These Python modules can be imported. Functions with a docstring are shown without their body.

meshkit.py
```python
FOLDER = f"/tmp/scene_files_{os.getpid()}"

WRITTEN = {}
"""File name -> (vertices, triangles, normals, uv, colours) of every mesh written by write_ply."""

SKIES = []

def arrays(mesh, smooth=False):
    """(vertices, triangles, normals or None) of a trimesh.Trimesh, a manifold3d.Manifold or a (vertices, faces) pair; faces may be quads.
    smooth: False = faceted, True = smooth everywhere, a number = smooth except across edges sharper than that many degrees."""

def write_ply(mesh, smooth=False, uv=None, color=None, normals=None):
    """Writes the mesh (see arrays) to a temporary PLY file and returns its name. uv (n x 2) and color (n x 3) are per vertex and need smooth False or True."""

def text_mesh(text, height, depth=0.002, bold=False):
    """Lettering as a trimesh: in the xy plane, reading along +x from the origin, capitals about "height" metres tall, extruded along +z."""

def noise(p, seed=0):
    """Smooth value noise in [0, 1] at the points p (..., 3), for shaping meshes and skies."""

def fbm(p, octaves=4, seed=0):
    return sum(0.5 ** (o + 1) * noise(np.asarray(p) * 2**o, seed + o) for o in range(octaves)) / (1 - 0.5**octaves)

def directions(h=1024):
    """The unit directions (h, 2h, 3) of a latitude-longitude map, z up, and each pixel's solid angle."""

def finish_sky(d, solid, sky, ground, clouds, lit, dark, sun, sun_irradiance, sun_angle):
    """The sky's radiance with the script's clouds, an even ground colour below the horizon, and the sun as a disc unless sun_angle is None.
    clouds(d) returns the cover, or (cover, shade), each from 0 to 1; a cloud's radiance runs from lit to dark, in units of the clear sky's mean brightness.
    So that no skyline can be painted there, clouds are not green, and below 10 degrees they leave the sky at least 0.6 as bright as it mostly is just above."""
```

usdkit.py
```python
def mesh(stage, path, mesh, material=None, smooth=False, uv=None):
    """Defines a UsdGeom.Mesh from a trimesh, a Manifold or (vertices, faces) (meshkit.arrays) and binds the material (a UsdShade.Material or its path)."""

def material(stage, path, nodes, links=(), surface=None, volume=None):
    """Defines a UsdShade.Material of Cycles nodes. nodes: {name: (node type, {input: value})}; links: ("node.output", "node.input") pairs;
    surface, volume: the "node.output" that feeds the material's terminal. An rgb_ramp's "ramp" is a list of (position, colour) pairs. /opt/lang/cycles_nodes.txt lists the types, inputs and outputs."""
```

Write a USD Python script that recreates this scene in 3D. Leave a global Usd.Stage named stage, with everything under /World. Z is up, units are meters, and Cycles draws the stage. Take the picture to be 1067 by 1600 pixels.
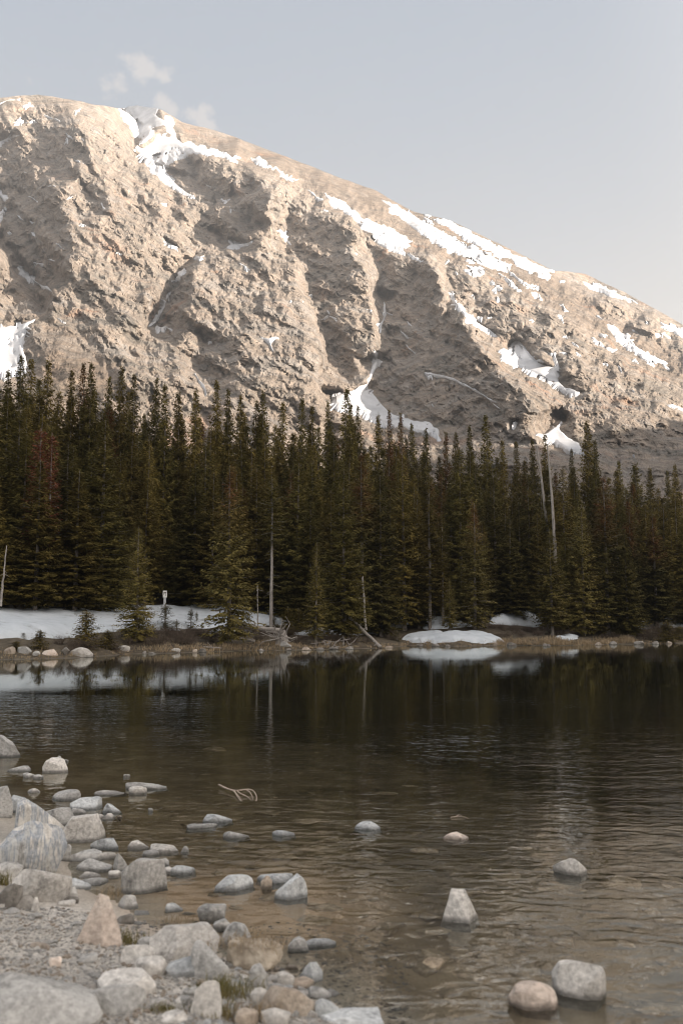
import math, random
import numpy as np
import trimesh
import usdkit
from meshkit import noise, fbm
from scipy.interpolate import LinearNDInterpolator
from scipy.ndimage import gaussian_filter, binary_erosion, distance_transform_edt
from scipy.spatial import cKDTree
import shapely
from shapely.geometry import Polygon
from pxr import Usd, UsdGeom, UsdLux, UsdShade, Gf, Sdf, Vt

random.seed(7)
stage = Usd.Stage.CreateInMemory()
UsdGeom.SetStageUpAxis(stage, UsdGeom.Tokens.z)
UsdGeom.SetStageMetersPerUnit(stage, 1.0)
UsdGeom.Xform.Define(stage, '/World')
UsdGeom.Scope.Define(stage, '/World/Looks')

# ------------------------------------------------------------------ camera
FPX, PITCH = 1556.0, math.atan(180.0 / 1556.0)
EYE = np.array([0.0, 0.0, 1.7])
cam = UsdGeom.Camera.Define(stage, '/World/camera')
cam.AddTranslateOp().Set(Gf.Vec3d(*EYE))
cam.AddRotateXOp().Set(90.0 + math.degrees(PITCH))
cam.CreateHorizontalApertureAttr(24.0)
cam.CreateFocalLengthAttr(24.0 * FPX / 1067.0)
cam.CreateFStopAttr(2.8)
cam.CreateFocusDistanceAttr(28.0)
cam.CreateClippingRangeAttr(Gf.Vec2f(0.05, 100000.0))
cam.CreateExposureAttr(2.35)

# ------------------------------------------------------------------ sky and sun
SUN_EL, SUN_AZ = math.radians(14.0), math.atan2(0.93, -0.37)
to_sun = np.array([math.sin(SUN_AZ) * math.cos(SUN_EL), math.cos(SUN_AZ) * math.cos(SUN_EL), math.sin(SUN_EL)])


def M(name, nodes, links=(), surface=None, volume=None):
    return usdkit.material(stage, '/World/Looks/' + name, nodes, links, surface, volume)


def direction(px, py):
    d = np.array([(px - 533.5) / FPX, 0, 0]) + np.array([0, -math.sin(PITCH), math.cos(PITCH)]) * (800 - py) / FPX + np.array([0, math.cos(PITCH), math.sin(PITCH)])
    return d / np.linalg.norm(d)


sky = UsdLux.DomeLight.Define(stage, '/World/sky')
sky.GetPrim().SetCustomDataByKey('label', 'pale evening sky with two small clouds over the mountain')
sky.GetPrim().SetCustomDataByKey('kind', 'structure')
nodes = {
    'sky': ('sky_texture', {'sky_type': 'single_scattering', 'sun_disc': False, 'sun_elevation': SUN_EL, 'sun_rotation': SUN_AZ, 'altitude': 3500.0, 'air_density': 1.0, 'aerosol_density': 2.2, 'ozone_density': 1.0}),
    'tc': ('texture_coordinate', {}),
    'sep': ('separate_xyz', {}),
    'low': ('map_range', {'from_min': 0.02, 'from_max': 0.62, 'to_min': 0.96, 'to_max': 0.84, 'clamp': True}),
    'toward': ('vector_math', {'math_type': 'dot_product', 'vector2': tuple(to_sun)}),
    'glow': ('map_range', {'range_type': 'smoothstep', 'from_min': 0.0, 'from_max': 0.95, 'to_min': 0.0, 'to_max': 1.0, 'clamp': True}),
    'tintf': ('map_range', {'range_type': 'smoothstep', 'from_min': 0.12, 'from_max': 0.60, 'to_min': 0.0, 'to_max': 1.0, 'clamp': True}),
    'tint': ('mix_color', {'a': (1.98, 1.82, 1.58), 'b': (1.34, 1.49, 1.66)}),
    'haze': ('mix_color', {'b': (9.4, 8.5, 7.7)}),
    'veilnoise': ('noise_texture', {'scale': 2.3, 'detail': 5.0, 'roughness': 0.55}),
    'veilramp': ('map_range', {'from_min': 0.3, 'from_max': 0.75, 'to_min': 0.92, 'to_max': 1.08, 'clamp': True}),
    'veilfac': ('math', {'math_type': 'multiply', 'use_clamp': True}),
    'veil': ('mix_color', {}),
    'puffmap': ('mapping', {'scale': (1.0, 1.0, 1.8)}),
    'puffwarp': ('noise_texture', {'scale': 22.0, 'detail': 4.0, 'roughness': 0.6}),
    'puffcentre': ('vector_math', {'math_type': 'subtract', 'vector2': (0.5, 0.5, 0.5)}),
    'puffshift': ('vector_math', {'math_type': 'multiply_add', 'vector2': (0.07, 0.07, 0.05)}),
    'puffnoise': ('noise_texture', {'scale': 38.0, 'detail': 8.0, 'roughness': 0.66, 'distortion': 0.3}),
    'cloud': ('mix_color', {'b': (2.35, 2.2, 2.1)}),
    'bg': ('background_shader', {'strength': 0.06}),
}
links = [('tc.generated', 'veilnoise.vector'), ('veilnoise.fac', 'veilramp.value'), ('tc.generated', 'sep.vector'), ('sep.z', 'low.value'),
         ('tc.generated', 'toward.vector1'), ('toward.value', 'glow.value'), ('glow.result', 'haze.fac'), ('sep.z', 'tintf.value'), ('tintf.result', 'tint.fac'), ('tint.result', 'haze.a'), ('low.result', 'veilfac.value1'), ('veilramp.result', 'veilfac.value2'),
         ('sky.color', 'veil.a'), ('haze.result', 'veil.b'), ('veilfac.value', 'veil.fac'), ('tc.generated', 'puffmap.vector'), ('puffmap.vector', 'puffnoise.vector'),
         ('tc.generated', 'puffwarp.vector'), ('puffwarp.color', 'puffcentre.vector1'), ('puffcentre.vector', 'puffshift.vector1'), ('tc.generated', 'puffshift.vector3'),
         ('veil.result', 'cloud.a'), ('cloud.result', 'bg.color')]
# small clouds: noise gathered round five directions
prev = None
for i, (px, py, rad, amt) in enumerate([(222, 108, 0.034, 1.0), (178, 128, 0.022, 0.75), (268, 162, 0.018, 0.8), (330, 186, 0.026, 1.0), (300, 176, 0.020, 0.8), (45, 126, 0.011, 0.6), (262, 118, 0.024, 0.8)]):
    d = direction(px, py)
    nodes[f'dist{i}'] = ('vector_math', {'math_type': 'distance', 'vector2': tuple(d)})
    nodes[f'fall{i}'] = ('map_range', {'from_min': 0.0, 'from_max': rad, 'to_min': amt, 'to_max': 0.0, 'clamp': True})
    links += [('puffshift.vector', f'dist{i}.vector1'), (f'dist{i}.value', f'fall{i}.value')]
    if prev:
        nodes[f'max{i}'] = ('math', {'math_type': 'maximum'})
        links += [(prev, f'max{i}.value1'), (f'fall{i}.result', f'max{i}.value2')]
        prev = f'max{i}.value'
    else:
        prev = f'fall{i}.result'
nodes['puffmul'] = ('math', {'math_type': 'add'})
nodes['puffcut'] = ('map_range', {'from_min': 0.86, 'from_max': 1.14, 'to_min': 0.0, 'to_max': 0.6, 'clamp': True})
links += [('puffnoise.fac', 'puffmul.value1'), (prev, 'puffmul.value2'), ('puffmul.value', 'puffcut.value'), ('puffcut.result', 'cloud.fac')]
sky_mat = M('evening_sky', nodes, links, surface='bg.background')
UsdShade.MaterialBindingAPI.Apply(sky.GetPrim()).Bind(sky_mat)

sun = UsdLux.DistantLight.Define(stage, '/World/sun')
sun.CreateNormalizeAttr(True)
sun.CreateIntensityAttr(0.98)
sun.CreateAngleAttr(0.5)
sun.CreateColorAttr(Gf.Vec3f(1.0, 0.87, 0.74))
rot = Gf.Rotation(Gf.Vec3d(0, 0, 1), Gf.Vec3d(*to_sun))
sun.AddTransformOp().Set(Gf.Matrix4d(rot, Gf.Vec3d(0, 0, 0)))

# ------------------------------------------------------------------ helpers
used = {}


def numbered(parent, name):
    k = used.get((parent, name), 0)
    used[(parent, name)] = k + 1
    return f'{parent}/{name}' if k == 0 else f'{parent}/{name}_{k:03d}'


def tag(prim, label=None, category=None, group=None, kind=None):
    for k, v in (('label', label), ('category', category), ('group', group), ('kind', kind)):
        if v:
            prim.SetCustomDataByKey(k, v)
    return prim


def obj(name, mesh, mat, parent=None, smooth=False, **tags):
    path = numbered(str(parent.GetPath()) if parent else '/World', name)
    return tag(usdkit.mesh(stage, path, mesh, mat, smooth).GetPrim(), **tags)


def thing(name, loc=(0, 0, 0), rotz=0.0, scale=None, **tags):
    x = UsdGeom.Xform.Define(stage, numbered('/World', name))
    x.AddTranslateOp().Set(Gf.Vec3d(*map(float, loc)))
    x.AddRotateZOp().Set(float(rotz))
    if scale is not None:
        x.AddScaleOp().Set(Gf.Vec3f(*map(float, scale)))
    return tag(x.GetPrim(), **tags)


def rays(px, py):
    """Horizontal unit direction and tangent of elevation of the photograph's pixels."""
    px, py = np.asarray(px, float), np.asarray(py, float)
    a, b = (px - 533.5) / FPX, (800 - py) / FPX
    x, y, z = a, math.cos(PITCH) - b * math.sin(PITCH), math.sin(PITCH) + b * math.cos(PITCH)
    h = np.hypot(x, y)
    return x / h, y / h, z / h


def at(px, py, r):
    ux, uy, t = rays(px, py)
    return np.stack([EYE[0] + r * ux, EYE[1] + r * uy, EYE[2] + r * t], -1)


def at_z(px, py, z=0.0):
    ux, uy, t = rays(px, py)
    return at(px, py, (z - EYE[2]) / t)


def elev(px, r, z):
    """The photograph's py at which a point at distance r, height z in column px appears."""
    lo, hi = -800.0, 2600.0
    for _ in range(40):
        mid = (lo + hi) / 2
        if EYE[2] + r * rays(px, mid)[2] > z:
            lo = mid
        else:
            hi = mid
    return (lo + hi) / 2


def grid_faces(nr, nc):
    i = np.arange(nr * nc).reshape(nr, nc)
    a, b, c, d = i[:-1, :-1].ravel(), i[:-1, 1:].ravel(), i[1:, 1:].ravel(), i[1:, :-1].ravel()
    return np.vstack([np.stack([a, b, c], 1), np.stack([a, c, d], 1)])


def ridged(p, octaves, seed):
    out, amp = 0, 1.0
    for o in range(octaves):
        out = out + amp * (1 - np.abs(2 * noise(p * 2.0 ** o, seed + o) - 1)) ** 2
        amp *= 0.5
    return out / (2 - 2 * amp)
# ------------------------------------------------------------------ the mountain
SKYLINE = np.array([(-300, 260), (-120, 172), (-40, 156), (0, 152), (30, 149), (60, 147), (90, 151), (120, 156), (150, 163), (172, 166), (186, 169), (215, 165), (250, 170), (285, 190), (350, 207), (410, 230), (475, 255), (533, 278), (583, 295), (648, 331), (703, 344), (753, 367), (803, 392), (840, 410), (863, 422), (890, 424), (915, 428), (963, 450), (1013, 476), (1067, 507), (1180, 570), (1400, 680)], float)
CTRL = [  # (px, py, horizontal distance)
    # left basin and the ridge left of it
    (-300, 420, 1000), (-120, 330, 1180), (-60, 250, 1420), (-30, 200, 1500), (0, 320, 1290), (10, 370, 1180), (30, 415, 1085), (60, 450, 985), (68, 485, 880),
    (-60, 420, 800), (-25, 455, 760), (-10, 390, 870), (18, 420, 985), (45, 462, 900), (58, 484, 830), (-60, 520, 640), (0, 505, 720), (40, 500, 740),
    (20, 540, 670), (30, 610, 560), (-60, 610, 540),
    # main spur: crest, then the lower crest
    (75, 152, 1500), (112, 168, 1440), (125, 200, 1340), (150, 245, 1220), (163, 285, 1120), (172, 315, 1060), (95, 308, 1060), (108, 350, 955), (115, 395, 870), (114, 430, 815), (92, 470, 760), (76, 492, 725),
    (40, 240, 1400), (60, 200, 1440), (50, 300, 1190), (55, 360, 1080), (80, 330, 1075), (135, 300, 1120),
    (62, 530, 655), (66, 600, 545), (110, 530, 650), (120, 590, 560),
    # lit flank of the spur
    (150, 170, 1500), (185, 195, 1545), (175, 215, 1430), (200, 255, 1330), (215, 300, 1200), (262, 350, 1090), (305, 390, 1040),
    (150, 350, 980), (180, 400, 890), (200, 340, 1030), (240, 400, 960), (160, 450, 790), (200, 480, 745), (225, 470, 775), (245, 430, 890), (222, 505, 720), (180, 520, 680), (150, 560, 620), (190, 590, 575), (230, 560, 640),
    # snow bowl and the gully that drains it
    (190, 172, 1840), (215, 200, 1750), (225, 250, 1580), (210, 232, 1560), (240, 272, 1370), (290, 310, 1260), (330, 345, 1180), (352, 380, 1110), (300, 405, 1050), (274, 435, 985), (262, 468, 925), (242, 503, 850), (228, 530, 740),
    (255, 195, 1660), (285, 228, 1590), (300, 255, 1480), (270, 262, 1500), (262, 285, 1390),
    # shaded cliff right of the bowl, its lit right edge
    (275, 258, 1420), (310, 240, 1420), (330, 246, 1390), (365, 262, 1330), (400, 270, 1320), (424, 300, 1110), (414, 325, 1080), (365, 310, 1210), (300, 290, 1370), (340, 300, 1290), (380, 350, 1140), (424, 345, 1070),
    (455, 285, 1400), (500, 305, 1420), (450, 320, 1300), (445, 350, 1260), (480, 345, 1230), (450, 390, 1120), (470, 385, 1120),
    # central buttress
    (310, 415, 930), (298, 440, 850), (290, 480, 775), (296, 520, 715), (262, 545, 680), (290, 590, 590), (260, 610, 560),
    (360, 400, 980), (400, 390, 1000), (430, 410, 960), (450, 440, 890), (350, 440, 880), (400, 480, 790), (405, 455, 850), (430, 470, 800), (450, 520, 730), (480, 490, 800), (480, 560, 660), (497, 600, 615), (500, 645, 560),
    (330, 480, 800), (338, 520, 745), (306, 560, 685), (322, 590, 640), (335, 612, 600), (360, 540, 680), (380, 600, 595), (440, 610, 590), (420, 560, 650),
    # couloir in the middle
    (474, 418, 1040), (486, 455, 970), (503, 500, 890), (518, 560, 800), (508, 610, 710), (512, 645, 650),
    (462, 430, 900), (476, 470, 840), (492, 510, 765), (508, 560, 690), (499, 612, 615),
    (510, 335, 1200), (548, 342, 1130), (562, 360, 1100), (572, 372, 1290), (510, 400, 1060), (550, 400, 1010), (545, 450, 930), (550, 510, 830), (550, 560, 760), (540, 600, 690), (535, 640, 640),
    (566, 420, 960), (584, 460, 900), (588, 500, 840), (582, 545, 775), (565, 590, 700),
    (590, 420, 1180), (601, 470, 1060), (602, 505, 990), (594, 560, 870), (576, 606, 740), (560, 660, 640),
    (590, 370, 1290), (610, 400, 1160), (630, 420, 1080), (640, 455, 1050), (622, 500, 950), (612, 540, 880), (604, 575, 815), (606, 610, 745), (640, 650, 650), (690, 680, 575),
    # the massif right of it; its crest is the lit edge
    (640, 395, 1230), (662, 405, 1120), (690, 445, 930), (722, 492, 800), (760, 545, 690), (792, 590, 615), (826, 628, 570), (845, 645, 555),
    (650, 520, 880), (690, 520, 810), (680, 580, 715), (730, 600, 640), (780, 640, 560), (720, 650, 590), (780, 690, 520), (820, 660, 545), (840, 690, 520),
    # snow gully right of the massif
    (702, 452, 1060), (732, 490, 960), (772, 525, 880), (802, 560, 820), (850, 598, 740), (882, 622, 690), (862, 650, 660), (855, 672, 610), (872, 700, 545),
    (740, 430, 1130), (780, 470, 1030), (820, 510, 920), (800, 530, 900), (850, 550, 830),
    # right shoulder
    (540, 320, 1420), (600, 350, 1400), (650, 390, 1290), (700, 415, 1230), (760, 440, 1150), (830, 470, 1080), (900, 510, 1020), (960, 560, 930), (1030, 600, 880), (1100, 640, 830),
    (860, 500, 960), (900, 560, 830), (920, 610, 730), (960, 620, 730), (900, 650, 630), (960, 660, 640), (1030, 650, 700), (1100, 690, 640), (890, 690, 560), (960, 720, 520), (1050, 720, 530),
    (930, 590, 790), (990, 590, 830), (1000, 640, 690),
    # smooth upper slope, then the farther dark ridge at the right
    (330, 225, 1660), (400, 250, 1600), (470, 280, 1560), (560, 310, 1560), (640, 350, 1530), (720, 380, 1470), (800, 415, 1420), (860, 440, 1390), (920, 480, 1290), (1000, 530, 1200), (1067, 570, 1120), (1180, 630, 1000),
    (875, 432, 1560), (930, 452, 1640), (990, 500, 1480), (1050, 540, 1350), (1100, 560, 1300),
    (-300, 600, 600), (1400, 700, 900), (1400, 760, 600), (1250, 720, 640), (1180, 700, 640),
]
SKY_R = np.array([(-300, 1350), (-40, 1480), (60, 1520), (150, 1540), (172, 1580), (190, 1850), (250, 1740), (300, 1745), (400, 1750), (533, 1720), (700, 1640), (840, 1580), (870, 1620), (915, 1700), (1067, 1560), (1180, 1400), (1400, 1200)], float)
BOT = 800.0
STEP = 1.35
cols = np.arange(-210, 1280, STEP)
NROW = 400
sky_py = np.interp(cols, SKYLINE[:, 0], SKYLINE[:, 1]) + 2.2 * (fbm(np.stack([cols / 16, 0 * cols, 0 * cols], -1), 4, 5) - 0.5)
sky_r = np.interp(cols, SKY_R[:, 0], SKY_R[:, 1])
pts = list(CTRL)
for x in np.arange(-300, 1401, 25):
    pts.append((x, np.interp(x, SKYLINE[:, 0], SKYLINE[:, 1]) - 6, np.interp(x, SKY_R[:, 0], SKY_R[:, 1])))
for x in np.arange(-300, 1401, 50):
    pts.append((x, BOT + 4, 395 + 18 * math.sin(x / 90)))
    pts.append((x, 735, 470 + 18 * math.sin(x / 70)))
pts = np.array(pts, float)
tin = LinearNDInterpolator(pts[:, :2], pts[:, 2])
# the field on an even lattice, rounded a little, then sampled along each column
LX, LY = np.meshgrid(np.arange(-230, 1300, 2.0), np.arange(120, 806, 2.0))
lat = tin(LX, LY)
near = cKDTree(pts[:, :2])
bad = np.isnan(lat)
lat[bad] = pts[near.query(np.stack([LX[bad], LY[bad]], -1))[1], 2]
lat = gaussian_filter(lat, 1.3)
from scipy.ndimage import map_coordinates
tt = np.linspace(0, 1, NROW)
PX = np.broadcast_to(cols, (NROW, len(cols)))
PY = BOT + (sky_py - BOT)[None, :] * tt[:, None]


def lattice(img, px, py):
    return map_coordinates(img, [(py - 120) / 2.0, (px + 230) / 2.0], order=1, mode='nearest')



SNOW = [  # (outline in photograph pixels, label)
    ([(180, 162), (200, 150), (215, 150), (250, 156), (249, 176), (268, 185), (276, 200), (279, 215), (296, 222), (330, 234), (378, 248), (372, 256), (330, 243), (300, 240), (268, 255), (262, 268), (290, 296), (306, 310), (288, 306), (262, 290), (238, 268), (215, 246), (210, 235), (218, 222), (206, 203), (196, 190)], 'great snowfield filling the bowl between the two summits'),
    ([(388, 244), (402, 246), (432, 264), (428, 267), (405, 258)], 'thin snow streak just right of the upper snowfield'),
    ([(426, 262), (440, 268), (464, 280), (462, 284), (440, 277)], 'short snow streak on the smooth slope above the shaded cliff'),
    ([(482, 298), (494, 303), (504, 313), (496, 316)], 'small snow lens left of the long hanging snowfield'),
    ([(506, 302), (540, 318), (560, 336), (600, 352), (650, 380), (632, 388), (636, 398), (616, 396), (590, 380), (574, 366), (556, 345), (536, 330), (515, 318)], 'broad snowfield hanging above the central couloir'),
    ([(636, 396), (650, 402), (662, 408), (655, 410), (640, 403)], 'small snow tail below the broad hanging snowfield'),
    ([(597, 312), (612, 316), (650, 336), (700, 364), (740, 385), (780, 404), (800, 414), (802, 422), (790, 426), (770, 420), (730, 404), (690, 388), (660, 366), (630, 344), (608, 328)], 'long white snow strip slanting down the smooth upper slope'),
    ([(790, 420), (806, 430), (846, 448), (842, 453), (812, 440)], 'narrow snow tail ending the long slanting strip'),
    ([(676, 340), (704, 345), (720, 354), (756, 374), (800, 394), (866, 424), (858, 437), (830, 426), (790, 405), (750, 388), (716, 366)], 'snow band running along the right skyline'),
    ([(728, 416), (750, 416), (757, 424), (750, 434), (738, 428)], 'small square snow patch under the long slanting strip'),
    ([(776, 428), (790, 434), (816, 452), (812, 456), (796, 447)], 'thin snow dash between the slanting strip and the shoulder'),
    ([(698, 452), (706, 456), (722, 484), (748, 504), (776, 520), (778, 528), (756, 520), (730, 504), (712, 482)], 'snow ribbon in the gully on the upper right massif'),
    ([(780, 548), (800, 532), (815, 530), (820, 542), (850, 566), (866, 572), (858, 553), (868, 549), (880, 570), (876, 588), (886, 606), (914, 610), (912, 622), (888, 624), (870, 610), (820, 582), (782, 564)], 'branched snowfield in the middle of the right shoulder'),
    ([(654, 580), (680, 580), (720, 592), (760, 612), (784, 630), (774, 632), (740, 614), (700, 598), (660, 590)], 'wavy snow ledge across the shaded right massif'),
    ([(618, 510), (630, 514), (645, 530), (636, 532), (622, 522)], 'small snow slip left of the wavy snow ledge'),
    ([(594, 540), (590, 556), (600, 570), (580, 596), (575, 606), (590, 618), (612, 644), (640, 652), (676, 656), (694, 672), (690, 690), (640, 676), (600, 668), (560, 650), (515, 640), (516, 614), (540, 608), (570, 590), (578, 562), (586, 544)], 'fan of snow spilling from the foot of the central couloir'),
    ([(597, 470), (604, 484), (602, 506), (594, 520), (586, 506), (598, 500)], 'thread of snow in the throat of the couloir'),
    ([(566, 480), (578, 484), (581, 490), (570, 488)], 'tiny snow dash left of the couloir throat'),
    ([(500, 496), (512, 490), (516, 494), (504, 500)], 'tiny snow ledge on the grey couloir wall'),
    ([(834, 678), (850, 670), (876, 660), (882, 662), (880, 672), (912, 696), (922, 716), (890, 716), (856, 694)], 'snow tongue below the black cave on the right'),
    ([(798, 658), (810, 654), (810, 668), (802, 680), (796, 672)], 'small snow pocket left of the black cave'),
    ([(940, 500), (956, 508), (982, 524), (1000, 544), (1048, 572), (1046, 578), (1012, 566), (980, 546), (960, 528)], 'snow gash on the far right lit shoulder'),
    ([(904, 434), (925, 440), (960, 454), (990, 468), (996, 476), (960, 466), (920, 450)], 'snow streak under the right skyline'),
    ([(1024, 498), (1050, 508), (1090, 528), (1086, 536), (1050, 522), (1030, 508)], 'snow streak at the right edge under the skyline'),
    ([(1022, 516), (1040, 522), (1048, 530), (1030, 528)], 'short snow patch at the right edge below the skyline streak'),
    ([(0, 156), (14, 152), (32, 150), (22, 157), (6, 164), (-10, 170), (-20, 160)], 'snow cornice on the left summit'),
    ([(30, 164), (40, 158), (60, 158), (52, 166), (38, 174), (34, 170)], 'jagged snow patch just below the left summit'),
    ([(20, 186), (28, 182), (40, 190), (38, 196), (24, 198)], 'left small snow patch of a pair high on the shaded face'),
    ([(44, 194), (50, 187), (62, 186), (52, 194), (46, 200)], 'right small snow patch of a pair high on the shaded face'),
    ([(-20, 224), (0, 214), (20, 210), (26, 212), (10, 222), (-6, 234), (-20, 240)], 'snow patch at the left edge of the shaded face'),
    ([(0, 290), (8, 300), (15, 312), (8, 318), (-4, 306), (-8, 296)], 'upper snow patch in the left edge gully'),
    ([(2, 326), (12, 324), (8, 336), (2, 346), (-4, 338)], 'middle snow patch in the left edge gully'),
    ([(22, 410), (34, 416), (58, 436), (82, 456), (74, 456), (52, 444), (34, 430)], 'snow ribbon in the dark gully at the left'),
    ([(50, 404), (60, 408), (60, 420), (54, 414)], 'small snow spot above the dark left gully'),
    ([(0, 506), (36, 500), (62, 494), (50, 510), (44, 540), (50, 580), (30, 590), (-30, 600), (-30, 510)], 'sunlit snow cone at the lower left'),
    ([(72, 290), (90, 287), (88, 292), (74, 293)], 'thin snow dash in the middle of the shaded left face'),
    ([(100, 307), (122, 304), (118, 310), (104, 311)], 'snow ledge under the outcrop of the left face'),
    ([(244, 370), (258, 374), (284, 390), (282, 396), (262, 386)], 'snow strip on the sunlit spur left of the gully'),
    ([(350, 384), (358, 374), (372, 380), (400, 372), (396, 376), (380, 388), (362, 388)], 'forked snow patch at the head of the inner gully'),
    ([(300, 404), (306, 398), (322, 396), (318, 402), (306, 406)], 'snow spot halfway up the inner gully'),
    ([(268, 438), (280, 424), (296, 420), (286, 432), (272, 444)], 'snow strip in the upper bend of the inner gully'),
    ([(228, 508), (240, 494), (252, 476), (262, 452), (268, 456), (256, 484), (240, 508)], 'snow strip in the lower bend of the inner gully'),
    ([(242, 514), (260, 512), (276, 514), (268, 518), (246, 519)], 'level snow dash at the mouth of the inner gully'),
    ([(320, 540), (330, 530), (334, 520), (330, 516), (334, 530), (326, 542)], 'small snow hook on the central buttress'),
    ([(396, 520), (410, 526), (434, 522), (444, 530), (424, 536), (436, 560), (430, 560), (414, 540)], 'snow patch under the dark hollow of the central buttress'),
    ([(366, 410), (378, 412), (394, 418), (390, 423), (374, 418)], 'snow dash on top of the central buttress'),
    ([(302, 582), (312, 592), (324, 606), (330, 622), (322, 620), (310, 602)], 'snow runnel above the trees at the centre left'),
    ([(340, 312), (358, 311), (362, 316), (350, 320)], 'snow patch at the foot of the black crack'),
    ([(352, 322), (366, 328), (376, 334), (366, 333)], 'thin snow dash below the black crack'),
    ([(432, 360), (444, 358), (452, 362), (446, 366), (458, 382), (450, 380), (440, 368)], 'small snow hook in the middle of the grey cliffs'),
    ([(1036, 628), (1050, 630), (1080, 640), (1070, 644), (1048, 637)], 'snow dash low on the right edge'),
    ([(108, 172), (122, 170), (132, 176), (116, 177)], 'small snow patch on the crest of the left summit'),
]
FLECKS = [(90, 188), (76, 181), (32, 340), (14, 365), (510, 330), (672, 345), (668, 334), (610, 490), (640, 505), (736, 410), (750, 498), (768, 495), (740, 463), (676, 634), (668, 592), (790, 440), (830, 500), (905, 556), (880, 552), (900, 610), (958, 520), (940, 536), (990, 610), (1000, 470), (1010, 505), (880, 480), (470, 470), (486, 460), (520, 500), (555, 395), (325, 288), (258, 320), (95, 500), (104, 506), (185, 395), (200, 400), (160, 318), (452, 470), (512, 484), (780, 640), (990, 716), (640, 545), (722, 480), (846, 596)]


def wobble(px, py, amp, seed):
    q = np.stack([px / 9.0, py / 9.0, 0 * px], -1)
    return px + amp * (fbm(q, 3, seed) - 0.5), py + amp * (fbm(q, 3, seed + 40) - 0.5)


WX, WY = wobble(PX, PY, 11.0, 61)
big = np.stack([PX / 42, PY / 42, 0 * PX], -1)
calm_edge = np.clip((1 - tt)[:, None] * 9, 0, 1)
R0 = lattice(lat, PX + calm_edge * (0.8 * (WX - PX) + 24 * (fbm(big, 3, 71) - 0.5)), PY + calm_edge * (0.7 * (WY - PY) + 20 * (fbm(big, 3, 75) - 0.5)))
snow_id = np.full(PX.shape, -1, int)
for k, (outline, _) in enumerate(SNOW):
    poly = Polygon(outline).buffer(0)
    x0, y0, x1, y1 = poly.bounds
    m = (WX > x0) & (WX < x1) & (WY > y0) & (WY < y1)
    ii = np.nonzero(m)
    hit = shapely.contains_xy(poly, WX[ii], WY[ii])
    snow_id[ii[0][hit], ii[1][hit]] = k
frng = np.random.default_rng(5)
for _ in range(34):
    fx = frng.uniform(690, 1065)
    FLECKS.append((fx, np.interp(fx, [690, 860, 1065], [415, 500, 600]) + frng.normal(0, 34)))
for _ in range(16):
    FLECKS.append((frng.uniform(0, 130), frng.uniform(170, 420)))
for k, (fx, fy) in enumerate(FLECKS):
    a, b, th = frng.uniform(4, 11), frng.uniform(1.6, 2.8), 0.55 + frng.uniform(-.3, .3)
    dx, dy = WX - fx, WY - fy
    m = ((dx * math.cos(th) + dy * math.sin(th)) / a) ** 2 + ((-dx * math.sin(th) + dy * math.cos(th)) / b) ** 2 < 1
    snow_id[m & (snow_id < 0)] = len(SNOW) + k
is_snow = snow_id >= 0
# rocks that poke through the big snowfields
holes = ridged(np.stack([PX / 26 + PY / 60, PY / 9 - PX / 30, 0 * PX], -1), 3, 90)
is_snow &= ~((holes > 0.88) & (distance_transform_edt(is_snow) > 2.5))
snow_soft = gaussian_filter(is_snow.astype(float), 2.5)

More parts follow.
